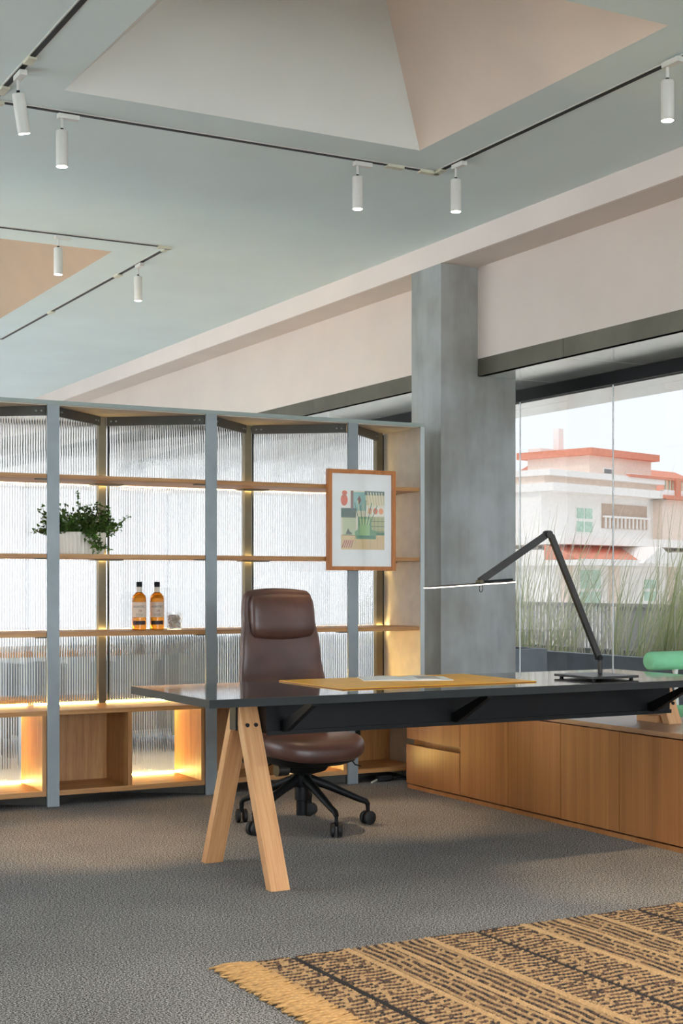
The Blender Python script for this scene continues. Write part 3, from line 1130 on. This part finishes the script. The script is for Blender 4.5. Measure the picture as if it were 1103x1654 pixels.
def bottle(x, y, label):
    T = Thing('whisky_bottle', label, 'bottle', (x, y, .938), math.radians(-20), 'whisky bottles on the shelf', world=False)
    T.part('body', MB().lathe([(.036, .0), (.0405, .004), (.0405, .175), (.037, .192), (.026, .205), (.0165, .214), (.0145, .222)], seg=28), M_amber, smooth=True, label='amber liquor in clear glass')
    T.part('neck', MB().lathe([(.0165, .213), (.0155, .222), (.0150, .246)], seg=24), M_pot, smooth=True)
    T.part('cap', MB().lathe([(.0160, .244), (.0165, .247), (.0165, .272), (.015, .274)], seg=24), M_black, smooth=True)
    lb = T.part('label', arc_band(.0408, .072, .158, -PI / 2 - 1.15, -PI / 2 + 1.15), M_label)
    T.part('lower_band', arc_band(.0408, .030, .052, -PI / 2 - 1.0, -PI / 2 + 1.0), plain('dark_band', (54, 34, 34), .5) if 'dark_band' not in MATS else MATS['dark_band'])
    text('AUNTEC', .0165, M_ink, lb, (0, -.0419, .132))
    text('19', .020, M_inkred, lb, (.004, -.0419, .107))
    for k in range(3):
        mbx = arc_band(.0415, .078 + k * .006, .0795 + k * .006, -PI / 2 - .5, -PI / 2 + .5, 6, .0003)
        T.part('fine_print', mbx, M_ink, parent=lb)
    return T


bottle(2.904, 7.72, 'amber whisky bottle nearer the potted plant')
bottle(3.012, 7.72, 'amber whisky bottle next to the small glass')
G = Thing('glass_tumbler', 'small clear glass tumbler filled with white chips on the shelf', 'tumbler', (3.118, 7.72, .938), world=False)
G.part('glass_wall', MB().lathe([(.001, .0), (.040, .0), (.0475, .098), (.0445, .098), (.0375, .006), (.001, .006)], seg=28, cap=False), M_tumbler, smooth=True)
mb = MB()
for k in range(220):
    rr = .036 * math.sqrt(random.random())
    a = random.random() * 2 * PI
    z = .010 + .072 * random.random()
    c = Vector((rr * math.cos(a), rr * math.sin(a), z))
    e = Matrix.Rotation(random.random() * 6, 3, Vector((random.gauss(0, 1), random.gauss(0, 1), random.gauss(0, 1))).normalized())
    q = [c + e @ Vector(p) for p in ((-.007, -.003, 0), (.007, -.004, .001), (.006, .004, -.001), (-.006, .003, .001), (0, 0, .004))]
    mb.add(q, [(0, 1, 4), (1, 2, 4), (2, 3, 4), (3, 0, 4), (0, 3, 2, 1)])
ch_ = G.part('chips', mb, M_chip)
ch_['kind'] = 'stuff'

Pl = Thing('potted_ivy', 'trailing green ivy in a white fluted oval pot on the shelf', 'potted plant', (2.545, 7.70, 1.362), world=False)
vs_ = []
rings = []
N = 132
for z, s_ in ((0, .90), (.006, .93), (.05, .965), (.118, 1.0), (.124, .985), (.118, .955), (.09, .93)):
    rg = []
    for k in range(N):
        a = 2 * PI * k / N
        f_ = 1 + (.014 if k % 3 == 0 else -.006) * (1 if z < .12 else 0)
        rg.append((.150 * s_ * f_ * math.cos(a), .085 * s_ * f_ * math.sin(a), z))
    rings.append(rg)
Pl.part('pot', MB().loft(rings), M_pot, smooth=False)
st, lf = MB(), MB()


def leafmesh(mb, p, d, up, L, w):
    d = d.normalized()
    s_ = d.cross(up)
    if s_.length < 1e-3:
        s_ = Vector((1, 0, 0))
    s_.normalize()
    n_ = s_.cross(d).normalized()
    q = [p, p + d * L * .3 + s_ * w + n_ * .003, p + d * L * .65 + s_ * w * .8 + n_ * .002, p + d * L, p + d * L * .65 - s_ * w * .8 + n_ * .002, p + d * L * .3 - s_ * w + n_ * .003, p + d * L * .5 - n_ * .002]
    mb.add(q, [(0, 1, 6), (1, 2, 6), (2, 3, 6), (3, 4, 6), (4, 5, 6), (5, 0, 6)])


def sprig(p0, dirs, L, n=9, droop=.0):
    p = Vector(p0)
    d = Vector(dirs).normalized()
    pts = [p.copy()]
    for i in range(n):
        d = (d + Vector((random.gauss(0, .16), random.gauss(0, .12), random.gauss(0, .14) - droop))).normalized()
        p = p + d * (L / n)
        p.y = max(-.15, min(.15, p.y))
        pts.append(p.copy())
        for q in range(4):
            ld_ = Vector((random.gauss(0, 1), random.gauss(0, 1), random.gauss(.2, .8)))
            leafmesh(lf, p + Vector((random.gauss(0, .006), random.gauss(0, .006), random.gauss(0, .006))), ld_, Vector((random.gauss(0, .4), random.gauss(0, .4), 1)), random.uniform(.014, .025), random.uniform(.006, .010))
    st.tube(pts, [.0022] * (len(pts) - 1) + [.001], 5)


for k in range(62):
    a = random.random() * 2 * PI
    r_ = math.sqrt(random.random())
    b0 = (.13 * r_ * math.cos(a), .065 * r_ * math.sin(a), .11)
    sprig(b0, (math.cos(a) * .75 * r_, math.sin(a) * .5 * r_, .95), random.uniform(.08, .19), 7)
for k in range(12):
    sprig((.10 + random.uniform(-.03, .03), random.uniform(-.05, .05), .11), (1, random.uniform(-.2, .2), random.uniform(.35, .95)), random.uniform(.10, .165), 8)
    sprig((-.10, random.uniform(-.05, .05), .11), (-1, random.uniform(-.3, .2), random.uniform(.0, .5)), random.uniform(.10, .16), 7)
sprig((.01, 0, .13), (.05, 0, 1), .215, 9)
sprig((.06, 0, .13), (.25, 0, 1), .16, 8)
for x in (-.01, .02, .05, .0, .04):
    sprig((x, -.075, .125), (.15, -.45, .0), .12 + .03 * random.random(), 8, .22)
sprig((.05, -.088, .05), (1, -.1, -.35), .10, 6)
Pl.part('stems', st, M_stem)
fo = Pl.part('foliage', lf, M_leaf)
fo['kind'] = 'stuff'

# ================================================================== RUG
RX0, RX1, RY0, RY1 = 1.915, 4.05, 2.55, 4.105
nx, ny = 720, 480
X = np.linspace(RX0, RX1, nx)
Y = np.linspace(RY0, RY1, ny)
XX, YY = np.meshgrid(X, Y, indexing='ij')
lx = (XX - 2.047) % .703            # distance past a black stripe
row, pit = .0152, .0158
zoneB = ((lx > .215) & (lx < .505))
tanst = ((lx > .195) & (lx < .222)) | ((lx > .345) & (lx < .372)) | ((lx > .498) & (lx < .525))
blk = (lx < .024)
wob = .0035 * np.sin(XX * 23 + 1.3) + .0025 * np.sin(XX * 61)
wobB = .003 * np.sin(YY * 19) + .002 * np.sin(YY * 47)
rowsA = np.floor((YY + wob) / row).astype(int)
cordB = np.floor((XX + wobB) / pit).astype(int)
segA = np.floor((XX + (rowsA * .618 % 1) * .015) / .015).astype(int)
segB = np.floor((YY + (cordB * .618 % 1) * .014) / .014).astype(int)


def hsh(a, b_):
    h = (a * 73856093) ^ (b_ * 19349663)
    h = (h ^ (h >> 13)) * 1274126177
    return ((h ^ (h >> 16)) & 0xffff) / 65535.0


hA, hB = hsh(rowsA, segA), hsh(cordB, segB)
fine = hsh((XX / .0042).astype(int), (YY / .0058).astype(int))
pA, pB = np.abs(np.sin(np.pi * (YY + wob) / row)), np.abs(np.sin(np.pi * (XX + wobB) / pit))
tA = np.abs(np.sin(np.pi * (XX + (rowsA * .618 % 1) * .015) / .015 + .9 * (YY / row)))
tB = np.abs(np.sin(np.pi * (YY + (cordB * .618 % 1) * .014) / .014 + .9 * (XX / pit)))
Z = np.where(zoneB, .003 + .010 * pB ** .6 * (.7 + .3 * tB), .003 + .009 * pA ** .6 * (.7 + .3 * tA)) + .002 * fine
Z = np.where(tanst, .005 + .010 * np.abs(np.sin(np.pi * XX / .0135)) ** .7 * (.7 + .3 * np.abs(np.sin(np.pi * YY / .014 + XX * 200))), Z)
Z = np.where(blk, .004 + .004 * np.abs(np.sin(np.pi * XX / .012)), Z)
edge = np.minimum(np.minimum(XX - RX0, RX1 - XX), np.minimum(YY - RY0, RY1 - YY))
Z = np.where(edge < .004, .0005, Z)
tan = np.array(lin((186, 150, 106)))
tan2 = np.array(lin((140, 110, 78)))
dark = np.array(lin((40, 36, 36)))
brn = np.array(lin((104, 76, 56)))
col = np.zeros((nx, ny, 4)); col[..., 3] = 1
mixf = np.clip(.5 * fine + .5 * np.where(zoneB, hB, hA), 0, 1)[..., None]
col[..., :3] = tan * (1 - mixf) + tan2 * mixf
oddA = (rowsA % 2) == 1
dA = (~zoneB) & ((oddA & (hA > .16)) | ((~oddA) & (hA > .88)) | (pA < .28))
dB = zoneB & ((((cordB % 2) == 1) & (hB > .14)) | (pB < .26))
dk = np.where((fine > .55)[..., None], brn, dark)
col[..., :3] = np.where((dA | dB)[..., None], dk, col[..., :3])
col[..., :3] = np.where(tanst[..., None], tan * (.8 + .35 * fine[..., None]), col[..., :3])
col[..., :3] = np.where(blk[..., None], dark * .8, col[..., :3])
me = bpy.data.meshes.new('woven_field')
rc0 = ((RX0 + RX1) / 2, (RY0 + RY1) / 2, 0)
V = np.stack([XX - rc0[0], YY - rc0[1], Z], -1).reshape(-1, 3)
idx = np.arange(nx * ny).reshape(nx, ny)
F_ = np.stack([idx[:-1, :-1], idx[1:, :-1], idx[1:, 1:], idx[:-1, 1:]], -1).reshape(-1, 4)
me.vertices.add(len(V))
me.vertices.foreach_set('co', V.ravel())
me.loops.add(len(F_) * 4)
me.loops.foreach_set('vertex_index', F_.ravel().astype(np.int32))
me.polygons.add(len(F_))
me.polygons.foreach_set('loop_start', np.arange(0, len(F_) * 4, 4, dtype=np.int32))
me.polygons.foreach_set('use_smooth', np.ones(len(F_), bool))
me.update(calc_edges=True)
at = me.attributes.new('yarn', 'FLOAT_COLOR', 'POINT')
at.data.foreach_set('color', col.reshape(-1, 4).astype(np.float32).ravel())
me.materials.append(M_rug)
Rg = Thing('woven_rug', 'striped jute and black woven rug with tan fringe on the carpet', 'rug', rc0)
o = bpy.data.objects.new('woven_field', me)
COL.objects.link(o)
o.parent = Rg.o
# tassels
tas = []
for v in range(5):
    mb = MB()
    for k in range(5):
        yo = (k - 2) * .0065 + random.gauss(0, .001)
        n = 7
        L = random.uniform(.115, .15)
        ph = random.uniform(0, 6)
        dy = random.gauss(0, .012)
        pts = [(-L * i / (n - 1), yo + dy * (i / (n - 1)) ** 1.5 + .002 * math.sin(ph + i), max(.005, .010 + .004 * math.sin(i * 1.1 + ph) - .004 * i / (n - 1))) for i in range(n)]
        mb.tube(pts, [.0045, .005, .0055, .0055, .0055, .005, .0025], 6)
    tas.append(mb.build('tassel', M_jute, Rg.o, smooth='all'))
y = RY1 - .012
k = 0
while y > RY0:
    t_ = tas[k] if k < 5 else tas[k % 5].copy()
    if k >= 5:
        COL.objects.link(t_)
        t_.parent = Rg.o
    t_.location = (RX0 - rc0[0] + .006, y - rc0[1], 0)
    t_.rotation_euler = (0, 0, random.gauss(.06, .05))
    y -= .0285
    k += 1

# ================================================================== GREEN CHAIR BY THE WINDOW
Gc = Thing('lounge_chair', 'mint green chair with bolster backrest between sideboard and window', 'chair', (5.43, 5.8, 0))
bo = Gc.part('bolster', MB().tube([(5.155, 6.0, .783), (5.158, 6.0, .783), (5.165, 6.0, .783), (5.18, 6.0, .783), (5.68, 6.0, .783), (5.695, 6.0, .783), (5.702, 6.0, .783)], [.034, .042, .048, .051, .051, .047, .036], 28), M_green, smooth=True)
for x in (5.345, 5.56):
    Gc.part('back_support', MB().tube([(x, 6.0, .745), (x, 5.995, .70), (x, 5.98, .48)], [.020, .011, .011], 12), M_lampbody, smooth=True)
Gc.part('seat', B(5.235, 5.72, 5.44, 5.96, .475, .545, .03), M_green, smooth=True)
Gc.part('seat_frame', B(5.25, 5.70, 5.46, 5.94, .43, .475, .004), M_char)
for x in (5.275, 5.68):
    for yv in (5.49, 5.91):
        Gc.part('leg', MB().tube([(x, yv, .44), (x, yv, 0)], [.014, .011], 12), M_lampbody, smooth=True)

# ================================================================== CABLES
Pw = Thing('power_adapter', 'black power adapter with looped cables on the carpet beside the shelving end', 'adapter', (4.42, 7.40, 0))
Pw.part('adapter_body', B(4.365, 4.455, 7.52, 7.565, .003, .036, .004), M_rubber)
Pw.part('cable', MB().tube([(4.45, 7.54, .018), (4.52, 7.50, .03), (4.60, 7.46, .035), (4.68, 7.42, .02), (4.72, 7.36, .006), (4.66, 7.33, .006), (4.55, 7.40, .012), (4.46, 7.52, .02)], .004, 6), M_rubber, smooth=True)
Pw.part('cable', MB().tube([(4.45, 7.55, .02), (4.56, 7.49, .012), (4.66, 7.44, .008), (4.80, 7.40, .006)], .004, 6), M_rubber, smooth=True)
tag(MB().tube([(4.30, 7.50, .004), (4.345, 7.535, .008), (4.372, 7.55, .012)], .006, 8).build('wall_plug_lead', M_cream, loc=(4.30, 7.50, 0)), 'short cream plug lead on the carpet by the black adapter', 'lead')

# ================================================================== FURNITURE BEHIND THE SCREEN
Tb = Thing('work_table', 'long wooden table blurred behind the fluted glass left of the bottles', 'table', (1.9, 10.0, 0))
Tb.part('table_top', B(.6, 3.0, 9.6, 10.5, .70, .74), W_x)
for x in (.7, 2.9):
    for yv in (9.7, 10.4):
        Tb.part('leg', B(x - .03, x + .03, yv - .03, yv + .03, 0, .70), M_char)
Tn = Thing('bench', 'low wooden bench blurred behind the fluted glass below the table', 'bench', (1.9, 9.2, 0))
Tn.part('bench_seat', B(1.0, 2.9, 9.0, 9.35, .42, .46), W_x)
for x in (1.1, 2.8):
    Tn.part('leg', B(x - .03, x + .03, 9.05, 9.30, 0, .42), M_char)
Sf = Thing('sofa', 'grey sofa blurred behind the fluted glass beside the office chair', 'sofa', (4.0, 10.3, 0))
Sf.part('seat_base', B(3.3, 5.1, 9.7, 10.5, .12, .44, .03), M_sofa)
Sf.part('backrest', B(3.3, 5.1, 9.55, 9.75, .12, .82, .04), M_sofa)
for x in (3.38, 5.02):
    Sf.part('armrest', B(x - .09, x + .09, 9.7, 10.5, .12, .62, .04), M_sofa)
for x in (3.38, 5.02):
    for yv in (9.62, 10.43):
        Sf.part('foot', B(x - .025, x + .025, yv - .025, yv + .025, 0, .12), M_black)

# ================================================================== TERRACE: PLANTERS, GRASS, FENCE
PLt = Thing('planter', 'long low dark grey planter wall holding the tall grass', 'planter', (8.3, 10, -.04))
PLt.part('planter_wall', B(8.0, 8.08, 4.0, 16.0, -.04, .58, .004), M_planter)
PLt.part('planter_wall', B(8.75, 8.83, 4.0, 16.0, -.04, .58, .004), M_planter)
PLt.part('soil', B(8.08, 8.75, 4.0, 16.0, -.04, .50), plain('soil', (92, 80, 66), .9))
P2 = Thing('planter', 'square dark grey planter box standing by the column side of the window', 'planter', (7.2, 9.9, -.04))
for bx_ in ((6.70, 7.40, 9.90, 9.95), (6.70, 7.40, 10.75, 10.80), (6.70, 6.75, 9.95, 10.75), (7.35, 7.40, 9.95, 10.75)):
    P2.part('planter_wall', B(*bx_, -.04, .65, .004), M_planter)
P2.part('soil', B(6.75, 7.35, 9.95, 10.75, -.04, .57), MATS['soil'])

FT = Thing('slat_fence', 'grey slatted fence at the terrace edge behind the tall grass', 'fence', (9.5, 11, -.04))
FT.part('top_rail', B(9.48, 9.53, 6.0, 20.0, .965, 1.0), M_fence)
FT.part('bottom_rail', B(9.48, 9.53, 6.0, 20.0, .03, .07), M_fence)
s0 = None
y = 7.6
kk = 0
while y < 15.2:
    wide = y < 11.55
    w_ = .094 if wide else .022
    mb = B(-.011, .011, -w_ / 2, w_ / 2, 0, .9)
    key = 'w' if wide else 'n'
    if kk == 0:
        cache = {}
    if key not in cache:
        cache[key] = mb.build('slat', M_fence, FT.o)
        ob = cache[key]
    else:
        ob = cache[key].copy()
        COL.objects.link(ob)
        ob.parent = FT.o
    ob.location = (0.005, y - 11, .11)
    y += .105 if wide else .062
    kk += 1


def grass(x, y, z, n, h, lean, spread, label, seed, hue):
    r = np.random.default_rng(seed)
    vs_, fs_, cs_ = [], [], []
    for k in range(n):
        a = r.uniform(0, 2 * PI)
        rr = spread * math.sqrt(r.uniform())
        p = Vector((rr * math.cos(a) * .7, rr * math.sin(a) * 1.3, 0))
        L = h * r.uniform(.5, 1.05)
        d = Vector((lean[0] + r.normal(0, .16) + .2 * math.cos(a), lean[1] + r.normal(0, .20) + .25 * math.sin(a), 1)).normalized()
        w = r.uniform(.003, .006)
        m = 6
        side = Vector((r.normal(), r.normal(), .1)).normalized()
        t = r.uniform()
        c1 = np.array(lin((184, 206, 146))) * (1 - t) + np.array(lin((246, 240, 214))) * t
        if r.uniform() < hue:
            c1 = np.array(lin((248, 244, 230)))
        n0 = len(vs_)
        for i in range(m + 1):
            u = i / m
            ww = w * (1 - u) ** .6 + .0006
            vs_.append(tuple(p - side * ww))
            vs_.append(tuple(p + side * ww))
            cs_ += [(*c1, 1), (*c1, 1)]
            d = (d + Vector((lean[0] * .18, lean[1] * .18, -.10 * u)) + Vector(tuple(r.normal(0, .03, 3)))).normalized()
            p = p + d * (L / m)
        for i in range(m):
            q = n0 + i * 2
            fs_.append((q, q + 1, q + 3, q + 2))
    me = bpy.data.meshes.new('ornamental_grass')
    me.from_pydata(vs_, [], fs_)
    at = me.attributes.new('blade', 'FLOAT_COLOR', 'POINT')
    at.data.foreach_set('color', np.array(cs_, np.float32).ravel())
    me.materials.append(M_grass)
    o = bpy.data.objects.new('ornamental_grass', me)
    COL.objects.link(o)
    o.location = (x, y, z)
    tag(o, label, 'grass', 'tall grasses on the terrace')


grass(8.40, 9.15, .50, 360, 1.75, (.05, -.34), .36, 'tallest green grass clump leaning at the picture edge outside the window', 1, .15)
grass(8.40, 9.85, .50, 170, 1.2, (.0, -.30), .30, 'green leaning grass clump beside the tallest clump outside', 2, .25)
grass(8.40, 10.6, .50, 60, 0.95, (.0, -.18), .28, 'sparse straw grass clump behind the upright lamp arm', 3, .6)
grass(8.40, 11.3, .50, 130, 1.55, (.05, -.10), .32, 'green grass clump behind the lamp elbow outside', 4, .3)
grass(8.40, 12.0, .50, 130, 1.45, (.0, .05), .30, 'green grass clump next to the column edge outside', 5, .3)
grass(8.40, 8.4, .50, 240, 1.5, (.05, -.25), .32, 'green grass clump cut by the picture edge above the green chair', 6, .2)

# ================================================================== BUILDING ACROSS THE STREET
FW = Vector((math.sin(YAW), math.cos(YAW), 0))
RT = Vector((math.cos(YAW), -math.sin(YAW), 0))
org = FW * 80 + RT * 13.8
org.z = 0
bang = math.radians(-28.63 + 45 - 0)       # local +x runs to the right and away
Bd = Thing('villa', 'pale villa with terracotta roof edge and balconies across the street', 'building', (org.x, org.y, -9), bang, world=False)
Z0 = 10.2      # local z of the horizon (camera height)
SC = 80 / 2320.0


def zz(v):
    return Z0 + (943 - v) * SC


def bpart(name, x0, x1, y0, y1, z0, z1, mat, parent=None):
    return Bd.part(name, B(x0, x1, y0, y1, z0, z1), mat, parent)


def winb(x0, x1, z0, z1, y, mat, sub=2):
    w_ = bpart('window', x0, x1, y - .06, y + .02, z0, z1, M_bwhite)
    for k in range(sub):
        xa = x0 + (x1 - x0) * k / sub + .06
        xb = x0 + (x1 - x0) * (k + 1) / sub - .06
        zm = (z0 + z1) / 2
        bpart('pane', xa, xb, y - .09, y - .05, z0 + .08, zm - .08, mat, w_)
        bpart('pane', xa, xb, y - .09, y - .05, zm + .08, z1 - .08, mat, w_)


# penthouse block: corner at local origin
bpart('penthouse_wall', 0, 6.2, 0, 4.3, zz(790), zz(735), M_bwall)
bpart('roof_edge', -.4, 6.5, -.4, 4.8, zz(735), zz(724), M_terra)
bpart('chimney', 1.1, 1.55, 2.9, 3.3, zz(724), zz(683), M_bwhite)
bpart('roof_box', .3, 2.4, 3.6, 4.5, zz(724), zz(716), M_bwhite)
winb(1.3, 2.1, zz(776), zz(753), 0, M_bdark, 1)
winb(3.6, 5.2, zz(790), zz(758), 0, M_bdark, 2)
# main block
FY = -2.2
bpart('cornice', -7.5, 3.1, FY - .7, 5, zz(783), zz(774), M_bwhite)
bpart('frieze', -7.3, 3.0, FY - .2, 4.8, zz(794), zz(783), M_bwall)
bpart('cornice', -7.5, 3.4, FY - .9, 5, zz(806), zz(794), M_bwhite)
mw = bpart('wall', -7.3, 3.0, FY, 5, zz(880), zz(806), M_bwhite)
winb(-4.4, -2.9, zz(866), zz(825), FY, M_bgreen, 2)
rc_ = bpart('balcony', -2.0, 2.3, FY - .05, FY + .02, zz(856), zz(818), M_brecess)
for k in range(12):
    xx = -1.9 + k * .37
    Bd.part('baluster', B(xx - .04, xx + .04, FY - .25, FY - .17, zz(856), zz(838)), M_bwhite, rc_)
bpart('handrail', -2.1, 2.4, FY - .28, FY - .14, zz(840), zz(837), M_bwhite, rc_)
# right wing with terrace
bpart('wing_wall', 3.0, 14, FY - .6, 5, zz(880), zz(806), M_bwall)
bpart('wing_band', 2.6, 14, FY - 1.0, 5, zz(806), zz(800), M_terra)
bpart('terrace_parapet', 2.9, 14, FY - .8, FY - .5, zz(800), zz(791), M_bwhite)
tr = bpart('terrace_rail', -.5, 14, FY - .82, FY - .55, zz(775), zz(771), M_terra)
for xx in (4.2, 9.2, 13.5):
    bpart('rail_post', xx - .25, xx + .25, FY - .90, FY - .50, zz(800), zz(771), M_terra)
for k in range(26):
    xx = 3.2 + k * .4
    Bd.part('baluster', B(xx - .06, xx + .06, FY - .74, FY - .62, zz(791), zz(775)), M_cream, tr)
winb(5.6, 6.5, zz(856), zz(815), FY - .6, M_bgreen, 1)
winb(8.6, 10.2, zz(856), zz(815), FY - .6, M_bdark, 2)
# mid cornices, pent roof, pediment
bpart('cornice', -7.6, 14, FY - 1.6, 5, zz(885), zz(873), M_bwhite)
Bd.part('pent_roof', MB().prism([(FY - .4, zz(885)), (FY - 2.6, zz(908)), (FY - .4, zz(908))], 'X', -7.6, 1.0), M_terra)
Bd.part('pent_roof', MB().prism([(FY - .4, zz(885)), (FY - 2.6, zz(908)), (FY - .4, zz(908))], 'X', 5.5, 14), M_terra)
pd = Bd.part('pediment', MB().prism([(-2.6, zz(912)), (.9, zz(912)), (-.9, zz(886))], 'Y', FY - 3.0, FY - .3), M_bwhite)
bpart('cornice', -7.6, 14, FY - 2.7, 5, zz(916), zz(907), M_bwhite)
bpart('wall', -7.3, 14, FY - .8, 5, -.0, zz(916), M_bwhite)
winb(-5.2, -3.3, zz(985), zz(920), FY - .8, M_bgreen, 2)
winb(.7, 2.0, zz(972), zz(934), FY - .8, M_bgreen, 2)
winb(6.2, 8.0, zz(985), zz(922), FY - .8, M_bdark, 2)
for xx in (-6.4, -2.2, 3.6, 9.4):
    bpart('pilaster', xx - .3, xx + .3, FY - 1.1, FY - .75, 0, zz(916), M_bwall)
H2 = Thing('house', 'farther house showing an orange tiled roof beside the villa penthouse', 'house', (org.x + 40 * FW.x + RT.x * 9, org.y + 40 * FW.y + RT.y * 9, -9), bang, world=False)
H2.part('wall', B(-3, 16, 0, 10, 0, 18.0), M_bwhite)
H2.part('roof', MB().prism([(-1.4, 18.0), (11, 18.0), (4.8, 20.7)], 'X', -4, 17), M_terra)
H3 = Thing('house', 'farther house with orange roof peeking between the column and the villa', 'house', (org.x + 40 * FW.x - RT.x * 14, org.y + 40 * FW.y - RT.y * 14, -9), bang, world=False)
H3.part('wall', B(-14, 3, 0, 10, 0, 16.8), M_bwhite)
H3.part('roof', MB().prism([(-1.4, 16.8), (11, 16.8), (4.8, 19.0)], 'X', -15, 4), M_terra)
